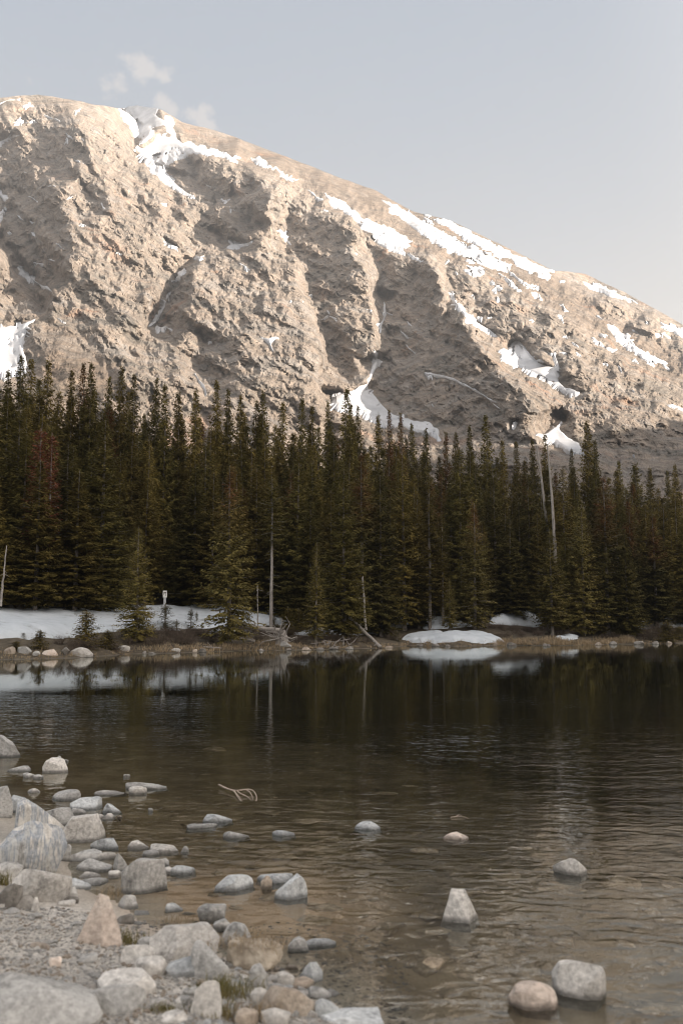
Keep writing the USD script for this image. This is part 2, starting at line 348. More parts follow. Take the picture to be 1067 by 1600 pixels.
# smooth debris slopes: upper right slope and the fan at the lower left
SCREE = [[(262, 176), (300, 196), (420, 232), (590, 298), (700, 345), (865, 425), (1000, 520), (1190, 600), (1190, 640), (1040, 590), (900, 500), (800, 450), (730, 415), (650, 388), (560, 330), (470, 290), (420, 265), (300, 225)],
         [(60, 500), (100, 510), (150, 545), (175, 575), (190, 620), (60, 640)], [(40, 425), (80, 455), (70, 490), (40, 450)]]
scree = np.zeros(PX.shape)
for poly in SCREE:
    scree[shapely.contains_xy(Polygon(poly), WX, WY)] = 1
scree = gaussian_filter(scree, 7)
P0 = at(PX, PY, R0)
rough = (1 - 0.78 * scree) * (1 - 0.9 * snow_soft)
e1 = np.array([0.50, -0.58, -0.64])
e1 /= np.linalg.norm(e1)
e2 = np.cross(e1, [0, -0.6, 0.8])
e2 /= np.linalg.norm(e2)
e3 = np.cross(e1, e2)
warp = np.stack([fbm(P0 / 55, 3, 3), fbm(P0 / 55, 3, 13), fbm(P0 / 55, 3, 23)], -1) - 0.5
PW = P0 + warp * 40
Q = np.stack([PW @ e1 * 0.38, PW @ e2, PW @ e3 * 0.8], -1)
Q2 = np.stack([PW @ e1 * 0.6, PW @ e2, PW @ e3 * 0.9], -1)


def facets(size, stretch, seed):
    """Fractured rock: a random triangulation whose corners stick out or lie back, in units of the corner spacing."""
    g = np.random.default_rng(seed)
    ang = 0.72
    span = 2100
    n = int(span * span / (size * size * stretch) * 1.0)
    u, v = g.uniform(-span / 2, span / 2, n), g.uniform(-span / 2, span / 2, n)
    h = np.sign(g.random(n) - 0.5) * g.random(n) ** 0.8
    cx, cy = PX - 533 + 1.2 * (WX - PX), PY - 470 + 1.2 * (WY - PY)
    qu, qv = (cx * math.cos(ang) + cy * math.sin(ang)), (-cx * math.sin(ang) + cy * math.cos(ang))
    m = (np.abs(u) < 830) & (np.abs(v) < 790)
    return LinearNDInterpolator(np.stack([u[m] / stretch, v[m]], -1), h[m], fill_value=0)(qu / stretch, qv)


scale_m = R0 / FPX


def rib_lines(size, stretch, seed, sharp=1.0):
    """Ribs and runnels that slant down to the right, steeper at the left of the face."""
    ang = 1.02 - 0.50 * np.clip(PX / 1067.0, 0, 1)
    wx = PX + 26 * (fbm(np.stack([PX / 90, PY / 90, 0 * PX], -1), 3, seed + 9) - 0.5) + 0.5 * (WX - PX)
    wy = PY + 26 * (fbm(np.stack([PX / 90, PY / 90, 0 * PX + 7], -1), 3, seed + 19) - 0.5) + 0.5 * (WY - PY)
    u, v = wx * np.cos(ang) + wy * np.sin(ang), -wx * np.sin(ang) + wy * np.cos(ang)
    n = noise(np.stack([u / (size * stretch), v / size, 0 * u + seed], -1), seed)
    m = noise(np.stack([u / (size * stretch * .5), v / size * 2, 0 * u + seed], -1), seed + 3)
    return (1 - np.abs(2 * n - 1)) ** sharp + 0.4 * (1 - np.abs(2 * m - 1)) - 0.75


ribs = 30 * (ridged(Q / 78, 2, 31) - 0.5)
disp = (0.65 * 64 * rib_lines(64, 4.0, 561) + 1.0 * 32 * rib_lines(32, 5.0, 501) + 1.2 * 14 * rib_lines(14, 5.0, 521) + 1.25 * 7 * rib_lines(7, 4.0, 541)) * scale_m
for size, stretch, k, seed in [(46, 1.8, 0.7, 1), (20, 2.4, 0.75, 2), (9.5, 2.8, 1.05, 3), (4.8, 2.3, 1.7, 4), (2.7, 1.6, 2.1, 5)]:
    disp = disp + facets(size, stretch, seed) * k * size * scale_m
fine = 1.7 * (noise(P0 / 1.9, 51) - 0.5) + 0.9 * (noise(P0 / 4.2, 53) - 0.5)
edge_fade = np.clip((1 - tt)[:, None] * 14, 0.15, 1)
R = R0 - rough * ribs * edge_fade * (R0 / 1000) ** 0.6 - rough * disp * edge_fade - (1 - 0.95 * snow_soft) * fine * np.clip(edge_fade, .3, 1)
# the black hollows and the dark crack
for hx, hy, w, h_, deep in [(866, 650, 22, 13, 26), (402, 462, 9, 20, 14), (364, 298, 5, 17, 26), (616, 470, 12, 24, 12), (190, 568, 14, 7, 14)]:
    R = R + deep * np.exp(-(((WX - hx) / w) ** 2 + ((WY - hy) / h_) ** 2) ** 2)
V = at(PX, PY, R)


def normals(v):
    n = np.cross(np.gradient(v, axis=1), np.gradient(v, axis=0))
    n /= np.maximum(np.linalg.norm(n, axis=-1, keepdims=True), 1e-9)
    return n * np.sign((n * (EYE - v)).sum(-1, keepdims=True))


# behind the skyline the mountain falls away; below it runs into the ground
back = []
for dr, drop in [(12, 2), (40, 14), (110, 60), (260, 170), (520, 380), (800, 640), (1000, 900)]:
    ux, uy, _ = rays(cols, sky_py)
    b = V[-1] + dr * np.stack([ux, uy, 0 * ux], -1)
    b[:, 2] = np.maximum(V[-1, :, 2] - drop, -30)
    back.append(b)
foot = V[0] - [0, 14, 0]
foot[:, 2] = -20
VV = np.concatenate([foot[None], V, np.array(back)])
NC = len(cols)
mesh_faces = grid_faces(len(VV), NC)

rock_mat = M('mountain_rock', {
    'g': ('geometry', {}),
    'm1': ('mapping', {'scale': (0.004, 0.004, 0.006)}),
    'n1': ('noise_texture', {'scale': 5.0, 'detail': 8.0, 'roughness': 0.68, 'distortion': 0.8}),
    'r1': ('rgb_ramp', {'ramp': [(0.28, (0.095, 0.088, 0.080)), (0.40, (0.150, 0.135, 0.117)), (0.50, (0.208, 0.172, 0.140)), (0.60, (0.185, 0.170, 0.154)), (0.68, (0.255, 0.220, 0.188)), (0.80, (0.36, 0.33, 0.30))]}),
    'm2': ('mapping', {'scale': (0.07, 0.05, 0.14), 'rotation': (0.0, 0.57, 0.0)}),
    'n2': ('noise_texture', {'scale': 1.0, 'detail': 9.0, 'roughness': 0.72, 'distortion': 0.8}),
    'r2': ('map_range', {'from_min': 0.3, 'from_max': 0.7, 'to_min': 0.38, 'to_max': 1.62}),
    'mul': ('mix_color', {'blend_type': 'multiply', 'fac': 1.0, 'use_clamp': False}),
    'n3': ('noise_texture', {'scale': 0.016, 'detail': 5.0, 'roughness': 0.65}),
    'r3': ('map_range', {'from_min': 0.60, 'from_max': 0.74, 'to_min': 0.0, 'to_max': 0.55, 'clamp': True}),
    'rust': ('mix_color', {'b': (0.33, 0.175, 0.10)}),
    'scree': ('attribute', {'attribute': 'scree'}),
    'talus': ('mix_color', {'blend_type': 'multiply', 'b': (0.76, 0.72, 0.68)}),
    'n4': ('noise_texture', {'scale': 0.33, 'detail': 8.0, 'roughness': 0.75}),
    'bump': ('bump', {'strength': 0.9, 'distance': 3.5}),
    'p': ('principled_bsdf', {'roughness': 0.93, 'specular_ior_level': 0.15}),
}, [('g.position', 'm1.vector'), ('m1.vector', 'n1.vector'), ('n1.fac', 'r1.fac'), ('g.position', 'm2.vector'), ('m2.vector', 'n2.vector'), ('n2.fac', 'r2.value'),
    ('r1.color', 'mul.a'), ('r2.result', 'mul.b'), ('g.position', 'n3.vector'), ('n3.fac', 'r3.value'), ('r3.result', 'rust.fac'), ('mul.result', 'rust.a'),
    ('g.position', 'n4.vector'), ('n4.fac', 'bump.height'), ('scree.fac', 'talus.fac'), ('rust.result', 'talus.a'), ('talus.result', 'p.base_color'), ('bump.normal', 'p.normal')], surface='p.BSDF')
far_snow = M('mountain_snow', {
    'g': ('geometry', {}),
    'n': ('noise_texture', {'scale': 0.05, 'detail': 6.0, 'roughness': 0.6}),
    'r': ('rgb_ramp', {'ramp': [(0.33, (0.30, 0.31, 0.325)), (0.6, (0.40, 0.41, 0.43))]}),
    'p': ('principled_bsdf', {'roughness': 0.8, 'specular_ior_level': 0.2}),
}, [('g.position', 'n.vector'), ('n.fac', 'r.fac'), ('r.color', 'p.base_color')], surface='p.BSDF')
mountain = obj('mountain', (VV.reshape(-1, 3), mesh_faces), rock_mat, smooth=False, label='bare brown rocky mountain rising behind the forest', kind='structure')
scree_v = np.concatenate([scree[:1], scree, np.repeat(scree[-1:], len(back), 0)])
UsdGeom.PrimvarsAPI(mountain).CreatePrimvar('scree', Sdf.ValueTypeNames.FloatArray, 'vertex').Set(Vt.FloatArray.FromNumpy(scree_v.reshape(-1).astype(np.float32)))
# every snow patch lies on the rock, a metre or so thick, its rim let into the rock
nrm = normals(at(PX, PY, gaussian_filter(R, 4)))
wsn = gaussian_filter(is_snow + 0.02, 6.5)[..., None]
Vs = np.stack([gaussian_filter(V[..., k] * (is_snow + 0.02), 6.5) for k in range(3)], -1) / wsn
far_ = np.linalg.norm(Vs - V, axis=-1, keepdims=True)
Vs = np.where(far_ > 16, V, Vs)
thick = gaussian_filter(np.clip(distance_transform_edt(is_snow) - 0.5, 0, 4), 1.2)
VS = Vs + nrm * (np.where(is_snow, 0.9 + 0.28 * thick, -1.5))[..., None]
quad_id = snow_id.copy()
from scipy.ndimage import maximum_filter
grown = maximum_filter(np.where(is_snow, snow_id, -1), 3)
fl = None
for k in range(len(SNOW) + len(FLECKS)):
    cell = grown == k
    c4 = cell[:-1, :-1] & cell[1:, :-1] & cell[:-1, 1:] & cell[1:, 1:]
    if not c4.any():
        continue
    i, j = np.nonzero(c4)
    a, b, c, d = i * NC + j, i * NC + j + 1, (i + 1) * NC + j + 1, (i + 1) * NC + j
    f = np.vstack([np.stack([a, b, c], 1), np.stack([a, c, d], 1)])
    uq, inv = np.unique(f, return_inverse=True)
    m = (VS.reshape(-1, 3)[uq], inv.reshape(f.shape))
    if k < len(SNOW):
        obj('snow_patch', m, far_snow, smooth=True, label=SNOW[k][1], category='snow patch')
    else:
        obj('snow_fleck', m, far_snow, smooth=True, label='tiny fleck of old snow on the mountain rock', category='snow patch', group='snow flecks scattered on the mountain')

# ------------------------------------------------------------------ wooded hill outside the frame to the right, which keeps the lake in shade
hx = np.linspace(395, 1250, 60)
hy = np.linspace(-1500, 940, 150)
HX, HY = np.meshgrid(hx, hy)
crest = 250 + 26 * (fbm(np.stack([HY / 160, 0 * HY, 0 * HY], -1), 4, 77) - 0.5)
prof = np.where(HX < 640, np.clip((HX - 395) / 245, 0, 1) ** 0.9, np.clip((1250 - HX) / 610, 0, 1))
ends = np.clip((940 - HY) / 130, 0, 1) * np.clip((HY + 1500) / 300, 0, 1)
HZ = -6 + (crest * prof + 16 * (fbm(np.stack([HX / 50, HY / 50, 0 * HX], -1), 4, 78) - 0.5) * prof) * ends
hill_mat = M('wooded_hill', {
    'g': ('geometry', {}), 'n': ('noise_texture', {'scale': 0.12, 'detail': 6.0, 'roughness': 0.7}),
    'r': ('rgb_ramp', {'ramp': [(0.35, (0.03, 0.036, 0.018)), (0.6, (0.06, 0.062, 0.03)), (0.75, (0.2, 0.18, 0.15))]}),
    'p': ('principled_bsdf', {'roughness': 0.95})}, [('g.position', 'n.vector'), ('n.fac', 'r.fac'), ('r.color', 'p.base_color')], surface='p.BSDF')
obj('hill', (np.stack([HX, HY, HZ], -1).reshape(-1, 3), grid_faces(150, 60)), hill_mat, smooth=True, label='wooded hill beyond the right side of the lake', kind='structure')
# ------------------------------------------------------------------ the lake basin and the ground
NEAR_SHORE = [(-60, 1212), (0, 1256), (40, 1296), (92, 1335), (104, 1372), (140, 1398), (185, 1412), (215, 1440), (262, 1458), (318, 1470), (352, 1498), (418, 1506), (452, 1528), (486, 1560), (545, 1592), (620, 1632), (720, 1700), (820, 1790)]
FAR_SHORE = [(1300, 1003), (1200, 1004), (1067, 1005), (1000, 1006.5), (950, 1007), (880, 1009), (800, 1008.5), (720, 1010), (640, 1009), (600, 1013), (520, 1014.5), (440, 1016.5), (400, 1016.5), (330, 1018.5), (260, 1021), (215, 1021.5), (180, 1024), (120, 1028), (50, 1030), (0, 1031), (-200, 1033), (-420, 1033)]
near_pts = at_z(*np.array(NEAR_SHORE, float).T)[:, :2]
far_pts = at_z(*np.array(FAR_SHORE, float).T)[:, :2]
lake = np.vstack([[(-30, 47), (-25, 34), (-17, 24), (-9.5, 16)], near_pts, [(2.4, 2.2), (6, 1.2), (13, 2.0), (24, 9), (38, 28), (46, 60), (50, 85)], far_pts])
lake_poly = Polygon(lake).buffer(0)
dense = lake_poly.exterior.segmentize(0.08)
shore_tree = cKDTree(np.array(dense.coords))


def shore_distance(x, y):
    """Metres from the waterline, positive on land."""
    x, y = np.asarray(x, float), np.asarray(y, float)
    d = shore_tree.query(np.stack([x, y], -1))[0]
    jig = 0.5 * (fbm(np.stack([x / 1.3, y / 1.3, 0 * x], -1), 3, 201) - 0.5) * np.clip(np.hypot(x, y) / 20, 0.35, 2.2)
    return np.where(shapely.contains_xy(lake_poly, x, y), -d, d) + jig


def ground_z(x, y):
    x, y = np.asarray(x, float), np.asarray(y, float)
    ds = shore_distance(x, y)
    q = np.stack([x, y, 0 * x], -1)
    far = np.clip((y - 22) / 14, 0, 1)
    dn = np.maximum(ds, 0)
    near_land = 0.30 * (1 - np.exp(-dn / 2.6)) + 0.018 * dn
    far_land = 0.22 * (1 - np.exp(-dn / 0.7)) + 0.158 * np.minimum(dn, 420) + 0.02 * np.maximum(dn - 420, 0)
    deep = np.maximum(-ds, 0)
    bed = -(0.52 * (1 - np.exp(-deep / 3.6)) + 2.4 * (1 - np.exp(-np.maximum(deep - 5, 0) / 16)))
    z = np.where(ds > 0, near_land * (1 - far) + far_land * far, bed)
    bumps = 0.05 * (fbm(q / 0.9, 3, 210) - 0.5) + 0.03 * (fbm(q / 0.22, 2, 214) - 0.5)
    bumps = bumps * np.clip(1.2 - far, 0.2, 1) + far * 0.9 * (fbm(q / 7.0, 3, 220) - 0.5) * np.clip(dn / 6, 0, 1)
    return z + bumps * np.clip(np.abs(ds) / 0.3, 0.15, 1)


rr = np.concatenate([1.2 * np.exp(np.arange(0, math.log(20 / 1.2), 0.0125)), 20 * np.exp(np.arange(0, math.log(150 / 20), 0.02)), 150 * np.exp(np.arange(0, math.log(3500 / 150), 0.09))])
az = np.radians(np.concatenate([np.arange(-23.5, 23.5, 0.095), np.arange(23.5, 336.5, 2.0)]))
AZ, RR = np.meshgrid(np.append(az, az[0] + 2 * math.pi), rr)
GX, GY = RR * np.sin(AZ), RR * np.cos(AZ)
GZ = ground_z(GX, GY)
GZ = np.where(RR > 460, np.minimum(GZ, 40.0) - 0.02 * (RR - 460), GZ)
away = np.clip((np.abs(AZ - np.where(AZ > math.pi, 2 * math.pi, 0)) - 0.6) / 0.5, 0, 1)
GZ = GZ * (1 - away * (RR > 40) * 0.6)

ground_mat = M('shore_ground', {
    'g': ('geometry', {}), 'sep': ('separate_xyz', {}),
    'n1': ('noise_texture', {'scale': 2.2, 'detail': 6.0, 'roughness': 0.65}),
    'gravel': ('rgb_ramp', {'ramp': [(0.32, (0.36, 0.325, 0.285)), (0.5, (0.47, 0.435, 0.385)), (0.68, (0.56, 0.525, 0.48))]}),
    'v': ('voronoi_texture', {'scale': 70.0}),
    'vr': ('map_range', {'from_min': 0.0, 'from_max': 1.0, 'to_min': 0.72, 'to_max': 1.25}),
    'pebble': ('mix_color', {'blend_type': 'multiply', 'fac': 1.0, 'use_clamp': False}),
    'bed': ('rgb_ramp', {'ramp': [(0.3, (0.085, 0.066, 0.041)), (0.5, (0.165, 0.127, 0.077)), (0.7, (0.27, 0.215, 0.14))]}),
    'wet': ('map_range', {'from_min': -0.05, 'from_max': 0.05, 'to_min': 0.0, 'to_max': 1.0, 'clamp': True}),
    'reflect_sandf': ('map_range', {'from_min': -0.27, 'from_max': -0.10, 'to_min': 0.0, 'to_max': 0.9, 'clamp': True}),
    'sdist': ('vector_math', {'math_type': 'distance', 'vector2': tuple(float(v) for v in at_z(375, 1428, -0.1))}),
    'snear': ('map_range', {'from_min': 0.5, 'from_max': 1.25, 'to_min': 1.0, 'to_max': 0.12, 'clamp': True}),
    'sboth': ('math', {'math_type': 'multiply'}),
    'reflect_sand': ('mix_color', {'b': (0.50, 0.355, 0.235)}),  # shallow sand, brightened to paint in the golden reflection of the sunlit mountain
    'mix': ('mix_color', {}),
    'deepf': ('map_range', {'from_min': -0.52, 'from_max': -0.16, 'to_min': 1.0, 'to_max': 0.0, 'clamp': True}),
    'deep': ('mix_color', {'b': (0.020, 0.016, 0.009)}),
    'soil': ('rgb_ramp', {'ramp': [(0.35, (0.040, 0.031, 0.021)), (0.55, (0.085, 0.067, 0.044)), (0.7, (0.14, 0.115, 0.082))]}),
    'farf': ('map_range', {'from_min': 20.0, 'from_max': 34.0, 'to_min': 0.0, 'to_max': 1.0, 'clamp': True}),
    'far': ('mix_color', {}),
    'n2': ('noise_texture', {'scale': 55.0, 'detail': 4.0, 'roughness': 0.7}),
    'bump': ('bump', {'strength': 0.8, 'distance': 0.02}),
    'rough': ('map_range', {'from_min': 0.01, 'from_max': 0.08, 'to_min': 0.45, 'to_max': 0.92, 'clamp': True}),
    'p': ('principled_bsdf', {'specular_ior_level': 0.3}),
}, [('g.position', 'n1.vector'), ('g.position', 'v.vector'), ('g.position', 'n2.vector'), ('g.position', 'sep.vector'), ('n1.fac', 'gravel.fac'), ('v.color', 'vr.value'), ('gravel.color', 'pebble.a'), ('vr.result', 'pebble.b'),
    ('n1.fac', 'bed.fac'), ('sep.z', 'wet.value'), ('wet.result', 'mix.fac'), ('sep.z', 'reflect_sandf.value'), ('g.position', 'sdist.vector1'), ('sdist.value', 'snear.value'), ('reflect_sandf.result', 'sboth.value1'), ('snear.result', 'sboth.value2'), ('sboth.value', 'reflect_sand.fac'), ('bed.color', 'reflect_sand.a'), ('reflect_sand.result', 'mix.a'), ('pebble.result', 'mix.b'), ('sep.z', 'deepf.value'), ('deepf.result', 'deep.fac'), ('far.result', 'deep.a'),
    ('n1.fac', 'soil.fac'), ('sep.y', 'farf.value'), ('farf.result', 'far.fac'), ('mix.result', 'far.a'), ('soil.color', 'far.b'), ('n2.fac', 'bump.height'), ('deep.result', 'p.base_color'), ('bump.normal', 'p.normal'), ('sep.z', 'rough.value'), ('rough.result', 'p.roughness')], surface='p.BSDF')
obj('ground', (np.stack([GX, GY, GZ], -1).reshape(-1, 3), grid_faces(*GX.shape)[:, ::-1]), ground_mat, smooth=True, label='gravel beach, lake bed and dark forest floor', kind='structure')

water_mat = M('lake_water', {
    'g': ('geometry', {}), 'sep': ('separate_xyz', {}),
    'm1': ('mapping', {'scale': (5.6, 8.6, 1.0), 'rotation': (0, 0, 0.16)}),
    'w1': ('noise_texture', {'dimensions': '2D', 'scale': 1.0, 'detail': 2.0, 'roughness': 0.45, 'distortion': 0.5}),
    'm2': ('mapping', {'scale': (1.3, 2.6, 1.0), 'rotation': (0, 0, -0.22)}),
    'w2': ('noise_texture', {'dimensions': '2D', 'scale': 1.0, 'detail': 2.0, 'roughness': 0.5, 'distortion': 0.4}),
    'm3': ('mapping', {'scale': (0.10, 0.16, 1.0), 'location': (0.3, 1.7, 0)}),
    'patch': ('noise_texture', {'dimensions': '2D', 'scale': 1.0, 'detail': 3.0, 'roughness': 0.5}),
    'patchr': ('map_range', {'from_min': 0.36, 'from_max': 0.62, 'to_min': 0.35, 'to_max': 1.15, 'clamp': True}),
    'shelter': ('map_range', {'from_min': 7.0, 'from_max': 26.0, 'to_min': 1.0, 'to_max': 0.055, 'clamp': True}),
    'amp': ('math', {'math_type': 'multiply'}),
    'k2': ('math', {'math_type': 'multiply', 'value2': 1.5}),
    'sum': ('math', {'math_type': 'add'}),
    'h': ('math', {'math_type': 'multiply'}),
    'bump': ('bump', {'strength': 1.0, 'distance': 0.0105}),
    'p': ('glass_bsdf', {'color': (0.93, 0.95, 0.93), 'IOR': 1.38, 'roughness': 0.0}),
}, [('g.position', 'm1.vector'), ('m1.vector', 'w1.vector'), ('g.position', 'm2.vector'), ('m2.vector', 'w2.vector'), ('g.position', 'm3.vector'), ('m3.vector', 'patch.vector'), ('patch.fac', 'patchr.value'),
    ('g.position', 'sep.vector'), ('sep.y', 'shelter.value'), ('patchr.result', 'amp.value1'), ('shelter.result', 'amp.value2'), ('w2.fac', 'k2.value1'), ('w1.fac', 'sum.value1'), ('k2.value', 'sum.value2'),
    ('sum.value', 'h.value1'), ('amp.value', 'h.value2'), ('h.value', 'bump.height'), ('bump.normal', 'p.normal')], surface='p.BSDF')
wx, wy = np.meshgrid(np.linspace(-75, 75, 31), np.linspace(-3, 112, 24))
obj('lake_water', (np.stack([wx, wy, 0 * wx], -1).reshape(-1, 3), grid_faces(*wx.shape)), water_mat, smooth=True, label='calm dark mountain lake with fine ripples', kind='structure')


def stand(px, py, d0=2.0, d1=170.0):
    """The point of ground (or water) seen at a pixel."""
    d = np.geomspace(d0, d1, 900)
    p = at(px, py, d)
    g = np.maximum(ground_z(p[:, 0], p[:, 1]), 0.0)
    k = np.nonzero(p[:, 2] <= g)[0]
    k = k[0] if len(k) else len(d) - 1
    return np.array([p[k, 0], p[k, 1], g[k]])


# ------------------------------------------------------------------ old snow on the far shore
shore_snow_mat = M('shore_snow', {
    'g': ('geometry', {}),
    'n': ('noise_texture', {'scale': 0.9, 'detail': 7.0, 'roughness': 0.7}),
    'r': ('rgb_ramp', {'ramp': [(0.28, (0.27, 0.275, 0.275)), (0.42, (0.42, 0.455, 0.485)), (0.7, (0.50, 0.53, 0.56))]}),
    'n2': ('noise_texture', {'scale': 6.0, 'detail': 5.0, 'roughness': 0.6}),
    'bump': ('bump', {'strength': 0.5, 'distance': 0.12}),
    'p': ('principled_bsdf', {'roughness': 0.7, 'specular_ior_level': 0.25}),
}, [('g.position', 'n.vector'), ('n.fac', 'r.fac'), ('g.position', 'n2.vector'), ('n2.fac', 'bump.height'), ('r.color', 'p.base_color'), ('bump.normal', 'p.normal')], surface='p.BSDF')


def snow_sheet(outline, thick, label, step=0.22, seed=0, name='snow_bank'):
    """outline in photograph pixels, laid onto the ground that is seen there."""
    w = np.array([stand(*p, 45)[:2] for p in outline])
    poly = Polygon(w).buffer(0)
    if poly.geom_type != 'Polygon':
        poly = max(poly.geoms, key=lambda g: g.area)
    x0, y0, x1, y1 = poly.bounds
    gx, gy = np.meshgrid(np.arange(x0 - 1, x1 + 1, step), np.arange(y0 - 1, y1 + 1, step * 1.5))
    wob = 1.5 * (fbm(np.stack([gx / 1.6, gy / 1.6, 0 * gx + seed], -1), 3, 300) - 0.5)
    inside = shapely.contains_xy(poly, gx + wob, gy + wob[::-1, ::-1])
    d = distance_transform_edt(inside, sampling=(step * 1.5, step)) - distance_transform_edt(~inside, sampling=(step * 1.5, step))
    d = gaussian_filter(d, 1.5)
    d = d + 1.1 * (fbm(np.stack([gx / 1.0, gy / 1.0, 0 * gx + seed], -1), 3, 320) - 0.5)
    h = np.where(d > 0, thick * np.sqrt(np.clip(d / (thick * 2.2), 0, 1)), d * 1.2) + 0.26 * (fbm(np.stack([gx / 1.2, gy / 1.2, 0 * gx + seed], -1), 4, 310) - 0.5)
    z = np.maximum(gaussian_filter(ground_z(gx, gy), 3), ground_z(gx, gy) - 0.15) + h
    inside = d > -0.35
    cell = inside.copy()
    cell[1:] |= inside[:-1]
    cell[:-1] |= inside[1:]
    cell[:, 1:] |= inside[:, :-1]
    cell[:, :-1] |= inside[:, 1:]
    c4 = cell[:-1, :-1] & cell[1:, :-1] & cell[:-1, 1:] & cell[1:, 1:]
    i, j = np.nonzero(c4)
    n = gx.shape[1]
    a, b, c, e = i * n + j, i * n + j + 1, (i + 1) * n + j + 1, (i + 1) * n + j
    f = np.vstack([np.stack([a, b, c], 1), np.stack([a, c, e], 1)])
    uq, inv = np.unique(f, return_inverse=True)
    obj(name, (np.stack([gx, gy, z], -1).reshape(-1, 3)[uq], inv.reshape(f.shape)), shore_snow_mat, smooth=True, label=label, category='snow')


snow_sheet([(-60, 1001), (0, 1003), (60, 998), (100, 995), (150, 991), (185, 988), (230, 984), (270, 986), (300, 982), (360, 976), (400, 980), (440, 976), (470, 968), (500, 966), (500, 952), (440, 955), (400, 951), (330, 950), (290, 953), (250, 951), (195, 952), (150, 960), (110, 960), (60, 958), (0, 958), (-60, 958)], 0.55, 'long smooth snowbank along the far left shore', 0.25, 1)
snow_sheet([(622, 1000), (650, 1004), (700, 1005), (760, 1005), (792, 1003), (770, 995), (740, 991), (700, 990), (660, 991), (632, 994)], 0.45, 'rounded snow mound at the water edge right of centre', 0.2, 2)
snow_sheet([(760, 978), (800, 978), (845, 978), (842, 965), (800, 963), (768, 966)], 1.3, 'flat snow patch behind the dark brush right of centre', 0.22, 3)
snow_sheet([(872, 999), (890, 1000), (904, 999), (898, 994), (878, 994)], 0.35, 'little snow pillow on the dry grass bank at the right', 0.16, 4)
snow_sheet([(985, 982), (1030, 982), (1100, 981), (1130, 972), (1060, 968), (1010, 970)], 0.6, 'snowbank at the far right beside the dark bush', 0.22, 5)
snow_sheet([(560, 980), (600, 984), (640, 978), (640, 966), (600, 965), (565, 968)], 0.4, 'broken snow under the tall trees left of the mound', 0.2, 6)
snow_sheet([(660, 982), (700, 983), (735, 980), (735, 968), (700, 966), (665, 968)], 0.4, 'broken snow behind the two pale trunks right of centre', 0.2, 7)
snow_sheet([(30, 950), (84, 950), (80, 938), (40, 936)], 0.5, 'snow patch in the shade between the trunks at the left', 0.25, 8)
snow_sheet([(830, 950), (850, 950), (850, 936), (800, 930), (790, 940)], 0.5, 'shaded snow seen between trunks right of centre', 0.25, 9)
snow_sheet([(1000, 960), (1080, 960), (1080, 932), (1010, 930)], 0.6, 'sloping snow among the trunks at the far right', 0.25, 10)
snow_sheet([(900, 985), (940, 986), (945, 976), (905, 974)], 0.4, 'snow half hidden behind the spruces on the right bank', 0.2, 11)
snow_sheet([(455, 992), (500, 996), (560, 992), (600, 990), (600, 984), (540, 984), (470, 985)], 0.35, 'thin broken snow behind the driftwood at the middle of the far shore', 0.18, 12)
snow_sheet([(320, 992), (360, 990), (395, 988), (390, 984), (330, 986)], 0.25, 'thin snow strip in front of the rusty topped shore spruce', 0.16, 13)
# ------------------------------------------------------------------ conifers
def bark(name, c0, c1):
    return M(name, {
        'tc': ('texture_coordinate', {}), 'm': ('mapping', {'scale': (6.0, 6.0, 1.2)}),
        'n': ('noise_texture', {'scale': 2.0, 'detail': 6.0, 'roughness': 0.7}),
        'r': ('rgb_ramp', {'ramp': [(0.35, c0), (0.65, c1)]}),
        'p': ('principled_bsdf', {'roughness': 0.9, 'specular_ior_level': 0.2})},
        [('tc.object', 'm.vector'), ('m.vector', 'n.vector'), ('n.fac', 'r.fac'), ('r.color', 'p.base_color')], surface='p.BSDF')


bark_mat = bark('spruce_bark', (0.10, 0.085, 0.072), (0.27, 0.24, 0.21))
pale_bark = bark('weathered_wood', (0.17, 0.155, 0.14), (0.37, 0.34, 0.31))


